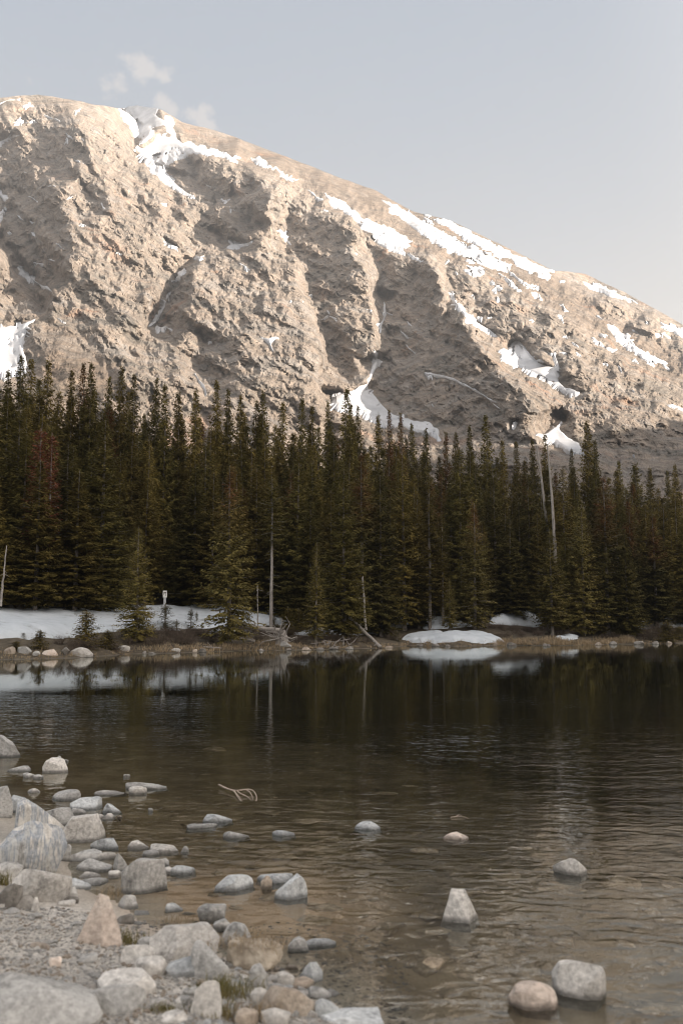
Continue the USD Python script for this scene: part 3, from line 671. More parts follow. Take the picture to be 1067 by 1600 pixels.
def needles(name, dark, light, rust_from, rust_amount=1.0):
    """rust_from: height (m, in the tree's own coordinates) above which the needles turn rusty."""
    return M(name, {
        'info': ('object_info', {}), 'tc': ('texture_coordinate', {}), 'sep': ('separate_xyz', {}), 'g': ('geometry', {}),
        'n': ('noise_texture', {'scale': 1.1, 'detail': 4.0, 'roughness': 0.65}),
        'r': ('rgb_ramp', {'ramp': [(0.32, dark), (0.68, light)]}),
        'vary': ('map_range', {'from_min': 0.0, 'from_max': 1.0, 'to_min': 0.62, 'to_max': 1.42}),
        'island': ('map_range', {'from_min': 0.0, 'from_max': 1.0, 'to_min': 0.7, 'to_max': 1.35}),
        'mul': ('mix_color', {'blend_type': 'multiply', 'fac': 1.0, 'use_clamp': False}),
        'mul2': ('mix_color', {'blend_type': 'multiply', 'fac': 1.0, 'use_clamp': False}),
        'up': ('map_range', {'from_min': rust_from, 'from_max': rust_from + 3.0, 'to_min': 0.0, 'to_max': rust_amount, 'clamp': True}),
        'rn': ('noise_texture', {'scale': 0.8, 'detail': 3.0, 'roughness': 0.6}),
        'rr': ('map_range', {'from_min': 0.35, 'from_max': 0.6, 'to_min': 0.0, 'to_max': 1.0, 'clamp': True}),
        'rf': ('math', {'math_type': 'multiply'}),
        'rust': ('mix_color', {'b': (0.135, 0.058, 0.024)}),
        'd': ('principled_bsdf', {'roughness': 0.75, 'specular_ior_level': 0.08}),
        't': ('translucent_bsdf', {}),
        'mixs': ('mix_closure', {'fac': 0.22}),
    }, [('tc.object', 'n.vector'), ('n.fac', 'r.fac'), ('info.random', 'vary.value'), ('g.random_per_island', 'island.value'), ('r.color', 'mul.a'), ('vary.result', 'mul.b'), ('mul.result', 'mul2.a'), ('island.result', 'mul2.b'),
        ('tc.object', 'sep.vector'), ('sep.z', 'up.value'), ('tc.object', 'rn.vector'), ('rn.fac', 'rr.value'), ('up.result', 'rf.value1'), ('rr.result', 'rf.value2'), ('rf.value', 'rust.fac'), ('mul2.result', 'rust.a'),
        ('rust.result', 'd.base_color'), ('rust.result', 't.color'), ('d.BSDF', 'mixs.closure1'), ('t.BSDF', 'mixs.closure2')], surface='mixs.closure')


green_needles = needles('spruce_needles', (0.064, 0.058, 0.017), (0.200, 0.160, 0.044), 99.0)
olive_needles = needles('olive_spruce_needles', (0.084, 0.070, 0.019), (0.250, 0.185, 0.050), 99.0)
rusty_needles = needles('rusty_top_needles', (0.068, 0.064, 0.020), (0.190, 0.155, 0.050), 9.0, 0.85)
shore_needles = needles('shore_spruce_needles', (0.095, 0.084, 0.025), (0.27, 0.21, 0.066), 99.0)
shore_rusty = needles('shore_rusty_needles', (0.088, 0.078, 0.025), (0.24, 0.19, 0.062), 7.0, 0.9)
dead_needles = needles('dead_rust_needles', (0.17, 0.060, 0.033), (0.33, 0.130, 0.070), 99.0)


def tube(points, radii, sides=5):
    p = np.asarray(points, float)
    t = np.gradient(p, axis=0)
    t /= np.maximum(np.linalg.norm(t, axis=1, keepdims=True), 1e-9)
    ref = np.where(np.abs(t[:, 2:3]) > 0.9, [[1.0, 0, 0]], [[0, 0, 1.0]])
    a = np.cross(t, ref)
    a /= np.linalg.norm(a, axis=1, keepdims=True)
    b = np.cross(t, a)
    ang = np.arange(sides) / sides * 2 * math.pi
    ring = p[:, None] + np.asarray(radii, float)[:, None, None] * (a[:, None] * np.cos(ang)[None, :, None] + b[:, None] * np.sin(ang)[None, :, None])
    n = len(p)
    i, j = np.meshgrid(np.arange(n - 1), np.arange(sides), indexing='ij')
    q = np.stack([i * sides + j, i * sides + (j + 1) % sides, (i + 1) * sides + (j + 1) % sides, (i + 1) * sides + j], -1).reshape(-1, 4)
    f = np.vstack([q[:, [0, 1, 2]], q[:, [0, 2, 3]]])
    cap = [[(n - 1) * sides, (n - 1) * sides + k, (n - 1) * sides + k + 1] for k in range(1, sides - 1)]
    return ring.reshape(-1, 3), np.vstack([f, cap])


def join(parts):
    vs, fs, n = [], [], 0
    for v, f in parts:
        vs.append(v)
        fs.append(f + n)
        n += len(v)
    return np.vstack(vs), np.vstack(fs)


def make_crown(g, h, radius, base, density=1.0, spray=0.34, gaps=0.12, droop=0.35, power=0.9, flag=0.0):
    """Sprays of needles (two crossed triangles each) along drooping branches in whorls; returns the crown and its branch paths."""
    tips, paths = [], []
    z = base
    while z < h - 0.15:
        f = (z - base) / (h - base)
        length = radius * min(1.0, 0.45 + f * 6) * (1 - f) ** power + 0.10
        n = max(3, int(round((5.6 + 2.4 * (1 - f)) * density ** 0.5)))
        a0 = g.uniform(0, 2 * math.pi)
        for k in range(n):
            if g.random() < gaps:
                continue
            a = a0 + 2 * math.pi * k / n + g.normal(0, 0.28)
            L = length * g.uniform(0.6, 1.18) * (1 + flag * math.cos(a))
            zz = z + g.normal(0, 0.09)
            rise = (0.62 * f - droop * (1 - f)) * L + g.normal(0, 0.06) * L
            m = max(2, int(L / 0.2))
            s = np.linspace(0.12, 1, m + 1)
            bend = a + g.normal(0, 0.15) * s
            r = L * s
            curve = np.stack([np.cos(bend) * r, np.sin(bend) * r, zz + rise * s ** 1.3 + 0.10 * L * s ** 3], -1)
            paths.append((curve, L))
            for q in range(len(curve)):
                sw = min(1.0, 0.52 + 0.95 * L / radius) * spray * (0.55 + 0.6 * math.sin(math.pi * min(1, s[q] * 0.85 + 0.1))) * g.uniform(0.75, 1.25)
                tips.append((curve[q], bend[q], sw, s[q], f))
        z += g.uniform(0.17, 0.31) / density ** 0.5
    V_, F_ = [], []
    cnt = 0
    for c, a, sw, s, f in tips:
        out = np.array([math.cos(a), math.sin(a), 0])
        side = np.array([-math.sin(a), math.cos(a), 0])
        for sg in (-1, 1):
            d = out * g.uniform(0.25, 0.75) + side * sg * g.uniform(0.55, 1.0) + np.array([0, 0, g.uniform(-0.55, 0.05)])
            d /= np.linalg.norm(d)
            e = np.cross(d, [0, 0, 1.0])
            e /= np.linalg.norm(e) + 1e-9
            e = e * math.cos(0.6) + np.array([0, 0, 1]) * g.uniform(-0.8, 0.8)
            w = sw * g.uniform(0.16, 0.26)
            p = c + g.normal(0, 0.04, 3)
            V_ += [p, p + d * sw * 0.55 + e * w, p + d * sw * g.uniform(0.9, 1.2), p + d * sw * 0.5 - e * w]
            F_ += [[cnt, cnt + 1, cnt + 2], [cnt, cnt + 2, cnt + 3]]
            cnt += 4
        # hanging twig
        p = c + g.normal(0, 0.05, 3)
        d = out * g.uniform(0.2, 0.9) + side * g.normal(0, 0.4) + np.array([0, 0, -g.uniform(0.25, 0.9)])
        w = sw * 0.2
        V_ += [p - side * w, p + side * w, p + d * sw * 0.9]
        F_ += [[cnt, cnt + 1, cnt + 2]]
        cnt += 3
    # leader
    for k in range(10):
        p = np.array([0, 0, h - 0.9 + k * 0.1])
        a = g.uniform(0, 6.28)
        d = np.array([math.cos(a) * 0.16, math.sin(a) * 0.16, 0.16])
        V_ += [p - d[[1, 0, 2]] * [0.2, -0.2, 0], p + d[[1, 0, 2]] * [0.2, -0.2, 0], p + d * (1.5 - k * .08)]
        F_ += [[cnt, cnt + 1, cnt + 2]]
        cnt += 3
    return (np.array(V_), np.array(F_)), paths


def make_trunk(g, h, r0, lean=0.0, bare_from=None, bare_to=None, paths=(), every=3):
    n = 14
    t = np.linspace(0, 1, n)
    wander = np.cumsum(g.normal(0, 0.012 * h / n, (n, 2)), 0)
    p = np.stack([wander[:, 0] + lean * t ** 1.5 * h, wander[:, 1], t * h - 0.3 * (1 - t)], -1)
    parts = [tube(p, r0 * (1 - t) ** 0.85 + 0.012, 7)]
    if bare_from is not None:     # dead twigs on the lower stem
        z = bare_from
        while z < bare_to:
            a = g.uniform(0, 6.28)
            L = g.uniform(0.25, 0.9)
            c = np.array([np.interp(z / h, t, p[:, 0]), np.interp(z / h, t, p[:, 1]), z])
            d = np.array([math.cos(a), math.sin(a), g.uniform(-0.5, 0.1)])
            parts.append(tube([c, c + d * L * 0.5, c + d * L + [0, 0, -0.12 * L]], [0.02, 0.012, 0.004], 3))
            z += g.uniform(0.1, 0.3)
    for k, (curve, L) in enumerate(paths):
        if k % every == 0:
            parts.append(tube(np.vstack([[0, 0, curve[0, 2]], curve[:: max(1, len(curve) // 3)]]), np.linspace(0.03, 0.006, 1 + len(curve[:: max(1, len(curve) // 3)])) * min(1.3, 0.5 + L / 2), 3))
    return join(parts)


PROTO = {}


def prototype(name, seed, h, radius, base, r0, crown_mat, trunk_mat=None, bare=True, every=4, **kw):
    g = np.random.default_rng(seed)
    crown, paths = make_crown(g, h, radius, base, **kw)
    lean = kw.get('lean', 0.0)
    trunk = make_trunk(g, h, r0, 0.0, 0.8 if bare else None, base + 0.12 * (h - base), paths, every)
    path = f'/World/Prototypes/{name}'
    UsdGeom.Xform.Define(stage, path)
    usdkit.mesh(stage, path + '/trunk', trunk, trunk_mat or bark_mat, True)
    usdkit.mesh(stage, path + '/crown', crown, crown_mat)
    PROTO[name] = (path, h)


stage.CreateClassPrim('/World/Prototypes')
# near trees: many small sprays; far trees: fewer, larger
prototype('shore_spruce', 11, 12.0, 2.48, 0.5, 0.15, shore_needles, density=1.35, spray=0.31, gaps=0.10)
prototype('shore_spruce_b', 12, 12.0, 2.13, 1.2, 0.15, shore_needles, density=1.3, spray=0.31, gaps=0.16)
prototype('shore_spruce_c', 13, 12.0, 2.20, 0.6, 0.15, shore_rusty, density=1.3, spray=0.31, gaps=0.12)
prototype('tall_spruce', 14, 17.0, 2.76, 0.70, 0.19, green_needles, density=1.15, spray=0.36, gaps=0.12, power=0.80)
prototype('tall_spruce_b', 15, 17.0, 2.41, 1.04, 0.18, olive_needles, density=1.1, spray=0.36, gaps=0.16, power=0.80)
prototype('tall_spruce_c', 16, 17.0, 2.67, 0.70, 0.19, rusty_needles, density=1.1, spray=0.36, gaps=0.12, power=0.85)
prototype('slim_spruce', 17, 15.0, 1.35, 3.0, 0.14, olive_needles, density=1.0, spray=0.31, gaps=0.34, power=0.5)
prototype('bare_stem_spruce', 18, 16.0, 2.13, 9.0, 0.17, green_needles, pale_bark, density=1.0, spray=0.29, gaps=0.25, power=0.55)
prototype('forest_spruce', 21, 18.0, 3.24, 1.00, 0.2, green_needles, density=1.0, spray=0.46, gaps=0.08, power=0.97, every=9)
prototype('forest_spruce_b', 22, 18.0, 2.86, 1.60, 0.2, olive_needles, density=1.0, spray=0.46, gaps=0.11, power=0.89, every=9)
prototype('forest_spruce_c', 23, 18.0, 3.64, 1.20, 0.2, green_needles, density=1.0, spray=0.48, gaps=0.07, power=1.07, every=9)
prototype('forest_spruce_d', 24, 18.0, 2.49, 2.00, 0.2, olive_needles, density=1.0, spray=0.44, gaps=0.13, power=0.82, every=9)
prototype('forest_spruce_e', 25, 18.0, 2.96, 1.40, 0.2, rusty_needles, density=0.95, spray=0.46, gaps=0.11, power=0.97, every=9)
prototype('young_spruce', 31, 2.4, 0.62, 0.05, 0.035, olive_needles, bare=False, density=3.2, spray=0.15, gaps=0.08, droop=0.1, power=0.9, every=6)
prototype('sapling', 32, 1.8, 0.42, 0.15, 0.02, green_needles, bare=False, density=2.0, spray=0.13, gaps=0.25, droop=0.0, every=2)
prototype('dead_red_spruce', 33, 15.0, 0.85, 4.2, 0.14, dead_needles, pale_bark, density=1.1, spray=0.30, gaps=0.22, power=0.5, every=2)


def plant(kind, name, p, height, rot, width=1.0, tilt=None, **tags):
    path, h = PROTO[kind]
    x = UsdGeom.Xform.Define(stage, numbered('/World', name))
    s = height / h
    x.AddTranslateOp().Set(Gf.Vec3d(float(p[0]), float(p[1]), float(p[2]) - 0.03))
    if tilt:
        x.AddRotateXYZOp().Set(Gf.Vec3f(float(tilt[0]), float(tilt[1]), float(rot)))
    else:
        x.AddRotateZOp().Set(float(rot))
    x.AddScaleOp().Set(Gf.Vec3f(s * width, s * width, s))
    prim = x.GetPrim()
    prim.GetReferences().AddInternalReference(path)
    prim.SetInstanceable(True)
    return tag(prim, **tags)


def height_to(px, p, py):
    """Height of a tree standing at p whose top appears at py."""
    r = math.hypot(p[0], p[1])
    return EYE[2] + r * rays(px, py)[2] - p[2]


FRONT = [  # kind, px of stem, base py, top py, width factor, label
    ('shore_spruce', 213, 1004, 822, 0.95, 'small pointed spruce alone before the left snowbank'),
    ('shore_spruce_c', 358, 1008, 726, 1.0, 'broad spruce with rusty top leaning over the shore left of centre'),
    ('shore_spruce_b', 493, 1008, 846, 0.8, 'small ragged spruce overhanging the waterline left of the leaning log'),
    ('bare_stem_spruce', 424, 984, 746, 1.0, 'spruce with a long pale bare stem left of centre'),
    ('tall_spruce', 538, 1001, 724, 1.0, 'tall spruce with pale lower trunk above the leaning log'),
    ('tall_spruce_c', 566, 992, 708, 1.05, 'tall spruce with rusty tip just right of the leaning log'),
    ('tall_spruce', 596, 995, 742, 1.0, 'dark spruce with low skirt left of the snow mound'),
    ('tall_spruce_b', 632, 986, 705, 1.05, 'tall spruce with brown drooping top above the snow mound'),
    ('slim_spruce', 672, 983, 742, 1.1, 'tall thin spruce with a long pale trunk behind the snow mound'),
    ('slim_spruce', 692, 981, 806, 1.0, 'thin sparse spruce between the pale trunk and the conical spruce'),
    ('shore_spruce_b', 703, 988, 905, 1.1, 'short spruce with a bare foot standing in the snow mound'),
    ('shore_spruce_c', 742, 983, 786, 1.0, 'conical spruce with rust coloured tip right of the snow mound'),
    ('slim_spruce', 793, 956, 794, 0.8, 'very thin spruce rising from the flat snow patch'),
    ('shore_spruce_b', 863, 993, 826, 1.15, 'left of the dense spruces on the dry grass bank'),
    ('shore_spruce', 912, 994, 788, 0.95, 'middle pointed spruce on the dry grass bank'),
    ('tall_spruce_c', 950, 993, 744, 1.15, 'largest spruce on the dry grass bank with low branches'),
    ('tall_spruce_b', 1027, 966, 800, 1.0, 'spruce with dark trunk before the sloping snow at the right'),
    ('slim_spruce', 1062, 966, 770, 1.0, 'spruce with thin pale trunk at the right edge'),
    ('tall_spruce', 155, 962, 655, 1.25, 'big dark spruce behind the left snowbank'),
    ('tall_spruce_b', 229, 946, 690, 0.62, 'tall spruce with pale stem behind the small sign'),
    ('tall_spruce', 100, 950, 690, 1.2, 'dark spruce between the red dead trees and the big spruce'),
    ('tall_spruce_b', 296, 941, 700, 0.72, 'spruce with pale upper stem behind the sign at the left'),
    ('tall_spruce', 318, 950, 690, 1.1, 'dark spruce left of the rusty topped shore spruce'),
    ('tall_spruce', 20, 950, 640, 1.2, 'large spruce at the left edge behind the snowbank'),
    ('tall_spruce_b', 392, 958, 700, 1.0, 'spruce with several pale stems right of the rusty topped spruce'),
    ('tall_spruce', 455, 955, 690, 1.1, 'dark spruce behind the long pale bare stem'),
    ('tall_spruce', 512, 960, 770, 1.0, 'dark spruce behind the overhanging small spruce'),
    ('tall_spruce_b', 654, 968, 770, 1.0, 'spruce standing in the broken snow behind the mound'),
    ('tall_spruce', 775, 960, 745, 1.1, 'dark spruce behind the flat snow patch'),
    ('tall_spruce', 830, 958, 740, 1.1, 'dark spruce left of the two dead snags'),
    ('tall_spruce_b', 885, 972, 730, 1.1, 'spruce at the foot of the two dead snags'),
    ('tall_spruce', 985, 965, 760, 1.15, 'bushy spruce right of the largest bank spruce'),
    ('tall_spruce', 722, 965, 700, 1.1, 'dark spruce behind the conical spruce'),
    ('tall_spruce', 1000, 950, 722, 1.1, 'bushy spruce with greyish crown at the right'),
    ('dead_red_spruce', 54, 957, 668, 1.3, 'left one of two dead red spruces'),
    ('dead_red_spruce', 72, 958, 676, 1.0, 'right thinner one of two dead red spruces'),
]
rng = np.random.default_rng(2024)
taken = []
for kind, px, by, ty, wf, label in FRONT:
    p = stand(px, by, 40)
    plant(kind, 'dead_spruce_tree' if 'dead' in kind else 'spruce_tree', p, height_to(px, p, ty), rng.uniform(0, 360), wf * 1.12, label=label, category='tree')
    taken.append(p[:2])

# the forest behind: every tree its own object, the rear ranks reach the skyline of the photograph
TREELINE = np.array([(-200, 540), (0, 556), (40, 566), (75, 575), (120, 580), (150, 590), (190, 592), (230, 606), (270, 612), (310, 612), (350, 616), (390, 632), (408, 626), (440, 640), (475, 632), (505, 642), (530, 630), (580, 648), (620, 660), (670, 680), (710, 688), (750, 684), (800, 702), (840, 700), (880, 712), (905, 712), (950, 706), (990, 726), (1030, 740), (1067, 745), (1250, 770)], float)
peaks = [(18, 552), (34, 560), (62, 556), (100, 572), (118, 566), (131, 564), (160, 586), (180, 566), (200, 582), (236, 588), (250, 598), (272, 606), (300, 604), (333, 594), (352, 606), (372, 612), (398, 622), (408, 608), (440, 628), (470, 620), (486, 634), (512, 626), (542, 604), (548, 625), (560, 632), (592, 644), (610, 640), (628, 644), (646, 660), (668, 668), (700, 674), (716, 672), (738, 664), (764, 646), (790, 684), (812, 690), (838, 686), (858, 678), (900, 700), (926, 652), (938, 686), (975, 718), (1000, 726), (1024, 728), (1052, 734), (1064, 722)]
kinds = ['forest_spruce', 'forest_spruce_b', 'forest_spruce_c', 'forest_spruce_d', 'forest_spruce_e']
kp = [0.27, 0.26, 0.22, 0.17, 0.08]
shore_d = np.array([(-200, 52), (0, 53), (215, 62), (440, 73), (640, 90), (1067, 100), (1250, 102)], float)


def forest_tree(px, depth, top, extra=0.0):
    d = np.interp(px, shore_d[:, 0], shore_d[:, 1]) + depth
    ux, uy, _ = rays(px, 980)
    x, y = d * ux, d * uy
    z = float(ground_z(np.array([x]), np.array([y]))[0])
    h = EYE[2] + d * rays(px, top)[2] - z
    return np.array([x, y, z]), h


order = {p[0]: i + 1 for i, p in enumerate(sorted(peaks))}


def ordinal(n):
    return f"{n}{'th' if 10 <= n % 100 <= 20 else {1: 'st', 2: 'nd', 3: 'rd'}.get(n % 10, 'th')}"


count = 0
for px, py in peaks:
    for depth in (70, 60, 50, 42):
        p, h = forest_tree(px, depth + rng.uniform(-4, 4), py)
        if h < 23:
            break
    k = rng.choice(kinds, p=kp)
    tall = (px, py) in ((542, 604), (926, 652), (764, 646))
    plant(k, 'forest_spruce_tree', p, h, rng.uniform(0, 360), (1.15 if tall else 0.9) * 18 / max(h, 14), label=f'spruce whose pointed top is {ordinal(order[px])} from the left along the forest skyline', category='tree', group='spruces along the top edge of the forest')
    count += 1
for depth, n, lo in [(13, 34, 150), (19, 40, 105), (26, 44, 68), (35, 44, 40), (46, 40, 18)]:
    for i in range(n):
        px = -70 + 1210 * (i + rng.uniform(0.1, 0.9)) / n
        dd = depth + rng.uniform(-3.5, 3.5) + (11 if px < 455 else 0)
        line = np.interp(px, TREELINE[:, 0], TREELINE[:, 1])
        top = line + lo * rng.uniform(0.55, 1.35) + 4
        p, h = forest_tree(px, dd, top)
        h = min(h, rng.uniform(19, 24))
        if 236 < px < 280 and depth < 30:
            continue
        if px > 985 and depth < 20 or 760 < px < 850 and depth < 18:
            continue
        if min(math.hypot(p[0] - t[0], p[1] - t[1]) for t in taken) < 1.2:
            continue
        plant(rng.choice(kinds, p=kp), 'forest_spruce_tree', p, h, rng.uniform(0, 360), rng.uniform(0.85, 1.2) * 18 / max(h, 13), label='spruce standing in the dense dark forest behind the shore', category='tree', group='spruces inside the dense forest')
        taken.append(p[:2])
        count += 1
print('forest', count)
# ------------------------------------------------------------------ rocks
def stone(name, ramp, scale=3.0, streak=None, speck=0.9, wet=0.40):
    nodes = {
        'info': ('object_info', {}), 'tc': ('texture_coordinate', {}),
        'shift': ('vector_math', {'math_type': 'add'}),
        'm': ('mapping', {'scale': streak or (1.0, 1.0, 1.0), 'rotation': (0.3, 0.5, 0.2)}),
        'n': ('noise_texture', {'scale': scale, 'detail': 8.0, 'roughness': 0.68, 'distortion': 0.3}),
        'r': ('rgb_ramp', {'ramp': ramp}),
        'n2': ('noise_texture', {'scale': scale * 14, 'detail': 3.0, 'roughness': 0.7}),
        'sp': ('map_range', {'from_min': 0.3, 'from_max': 0.7, 'to_min': 1 - 0.35 * speck, 'to_max': 1 + 0.35 * speck}),
        'mul': ('mix_color', {'blend_type': 'multiply', 'fac': 1.0, 'use_clamp': False}),
        'vary': ('map_range', {'from_min': 0.0, 'from_max': 1.0, 'to_min': 0.82, 'to_max': 1.14}),
        'n3': ('noise_texture', {'scale': scale * 2.6, 'detail': 6.0, 'roughness': 0.75}),
        'lich': ('map_range', {'from_min': 0.54, 'from_max': 0.66, 'to_min': 1.0, 'to_max': 0.52, 'clamp': True}),
        'mul4': ('mix_color', {'blend_type': 'multiply', 'fac': 1.0, 'use_clamp': False}),
        'mul2': ('mix_color', {'blend_type': 'multiply', 'fac': 1.0, 'use_clamp': False}),
        'g': ('geometry', {}), 'sep': ('separate_xyz', {}),
        'wet': ('map_range', {'from_min': 0.012, 'from_max': 0.035, 'to_min': wet, 'to_max': 1.0, 'clamp': True}),
        'mul3': ('mix_color', {'blend_type': 'multiply', 'fac': 1.0, 'use_clamp': False}),
        'rough': ('map_range', {'from_min': 0.012, 'from_max': 0.035, 'to_min': 0.3, 'to_max': 0.88, 'clamp': True}),
        'bump': ('bump', {'strength': 0.8, 'distance': 0.025}),
        'p': ('principled_bsdf', {'specular_ior_level': 0.3}),
    }
    return M(name, nodes, [('tc.object', 'shift.vector1'), ('info.location', 'shift.vector2'), ('shift.vector', 'm.vector'), ('m.vector', 'n.vector'), ('n.fac', 'r.fac'), ('shift.vector', 'n2.vector'), ('n2.fac', 'sp.value'),
                           ('r.color', 'mul.a'), ('sp.result', 'mul.b'), ('info.random', 'vary.value'), ('mul.result', 'mul2.a'), ('vary.result', 'mul2.b'), ('g.position', 'sep.vector'), ('sep.z', 'wet.value'), ('shift.vector', 'n3.vector'), ('n3.fac', 'lich.value'), ('mul2.result', 'mul4.a'), ('lich.result', 'mul4.b'), ('mul4.result', 'mul3.a'), ('wet.result', 'mul3.b'),
                           ('mul3.result', 'p.base_color'), ('n.fac', 'bump.height'), ('bump.normal', 'p.normal'), ('sep.z', 'rough.value'), ('rough.result', 'p.roughness')], surface='p.BSDF')


STONE = {
    'grey': stone('grey_stone', [(0.3, (0.22, 0.215, 0.205)), (0.5, (0.36, 0.35, 0.33)), (0.7, (0.47, 0.455, 0.43))]),
    'pale': stone('pale_stone', [(0.3, (0.33, 0.31, 0.28)), (0.5, (0.48, 0.455, 0.42)), (0.7, (0.58, 0.555, 0.52))]),
    'blue': stone('bluish_stone', [(0.3, (0.24, 0.245, 0.245)), (0.5, (0.385, 0.395, 0.395)), (0.7, (0.50, 0.51, 0.505))]),
    'pink': stone('pinkish_stone', [(0.3, (0.44, 0.36, 0.30)), (0.5, (0.58, 0.49, 0.42)), (0.7, (0.65, 0.58, 0.51))], 2.2),
    'brown': stone('brown_stone', [(0.3, (0.20, 0.16, 0.125)), (0.5, (0.34, 0.285, 0.23)), (0.7, (0.44, 0.385, 0.32))]),
    'dark': stone('dark_stone', [(0.3, (0.10, 0.09, 0.08)), (0.5, (0.19, 0.175, 0.155)), (0.7, (0.30, 0.28, 0.255))]),
    'banded': stone('banded_gneiss', [(0.30, (0.13, 0.125, 0.12)), (0.40, (0.42, 0.41, 0.385)), (0.48, (0.22, 0.24, 0.265)), (0.54, (0.50, 0.475, 0.435)), (0.66, (0.34, 0.315, 0.28)), (0.75, (0.52, 0.49, 0.45))], 2.0, (7.0, 1.2, 0.9), 0.7),
    'under': stone('submerged_stone', [(0.3, (0.15, 0.11, 0.07)), (0.5, (0.30, 0.235, 0.16)), (0.7, (0.50, 0.41, 0.30))], wet=0.9),
}


def finish(v_hull, res, soft, rough_amt, seed):
    m = trimesh.convex.convex_hull(np.asarray(v_hull, float))
    ext = m.extents.max()
    want = 2600 if ext > 0.2 else 900
    while len(m.faces) < want:
        m = m.subdivide()
    m.merge_vertices()
    trimesh.smoothing.filter_taubin(m, lamb=0.5, nu=0.35, iterations=soft)
    m.fix_normals()
    n = m.vertex_normals
    p = m.vertices / ext
    d = (fbm(p * 3.0 + seed, 4, seed) - 0.5) * 1.6 + (ridged(p * 5.5 + seed, 2, seed + 5) - 0.5) * 0.35
    m.vertices = m.vertices + n * (d * rough_amt * ext)[:, None]
    return m


def chiselled(g, w, d, h, cuts, power):
    """Corners of a stone with flat broken faces: a rounded lump trimmed by planes."""
    q = g.normal(size=(170, 3))
    q /= np.linalg.norm(q, axis=1, keepdims=True)
    q = np.sign(q) * np.abs(q) ** power
    for k in range(cuts):
        n = g.normal(size=3)
        n[2] = abs(n[2]) * (1.6 if k == 0 else 0.6)
        n /= np.linalg.norm(n)
        over = q @ n - g.uniform(0.32, 0.66)
        q = q - np.clip(over, 0, None)[:, None] * n
    q = q + g.normal(0, 0.012, q.shape)
    lo, hi = q.min(0), q.max(0)
    q = (q - (lo + hi) / 2) / (hi - lo)
    return (q + [0, 0, 0.5]) * [w, d, h]


def rock_points(g, w, d, h, angular):
    """Corners of a block of width w, depth d, height h resting on z = 0."""
    n = 11 if angular > 0.5 else 26
    q = g.normal(size=(n, 3))
    q /= np.linalg.norm(q, axis=1, keepdims=True)
    if angular > 0.5:
        q = np.sign(q) * np.abs(q) ** 0.62
        q *= g.uniform(0.75, 1.1, (n, 1))
    lo, hi = q.min(0), q.max(0)
    q = (q - (lo + hi) / 2) / (hi - lo)
    return (q + [0, 0, 0.5]) * [w, d, h]


SHAPES = {  # corner lists in units of width (x), depth (y), height (z)
    'tent': [(-.5, -.4, 0), (.3, -.5, 0), (.5, .3, 0), (-.35, .5, 0), (-.12, -.1, 1), (.2, .1, .95), (.34, -.1, .58)],
    'pyramid': [(-.5, -.1, 0), (.1, -.5, 0), (.5, -.1, 0), (.3, .5, 0), (-.35, .45, 0), (-.04, 0, 1), (.2, .14, .92), (.42, .05, .35)],
    'prism': [(-.5, .0, .02), (-.48, .25, .55), (-.3, .2, .98), (-.22, -.42, .0), (-.14, -.35, .5), (-.08, .0, 1.0), (.45, -.3, .02), (.5, -.1, .55), (.42, .15, .92), (.5, .3, .1), (.38, -.28, .35), (-.4, .5, 0), (.4, .5, 0), (-.2, .45, .9), (.35, .4, .85)],
    'slab': [(-.5, -.35, 0), (.45, -.5, 0), (.5, .3, 0), (-.35, .5, 0), (-.45, -.25, .75), (.35, -.42, .6), (.46, .25, .9), (-.3, .42, 1), (0, 0, 1.0)],
    'lean': [(-.5, -.3, 0), (.5, -.45, 0), (.45, .4, 0), (-.45, .4, 0), (-.42, -.2, .95), (-.25, .2, 1.0), (-.1, -.3, .85), (.15, -.2, .55), (.3, .2, .5), (.48, .0, .2)],
    'wedge': [(-.5, -.3, 0), (.5, -.2, 0), (.4, .4, 0), (-.4, .4, 0), (-.45, -.1, 1), (-.3, .3, .9), (-.2, -.35, .7), (.3, -.1, .3), (.5, .1, .1)],
}


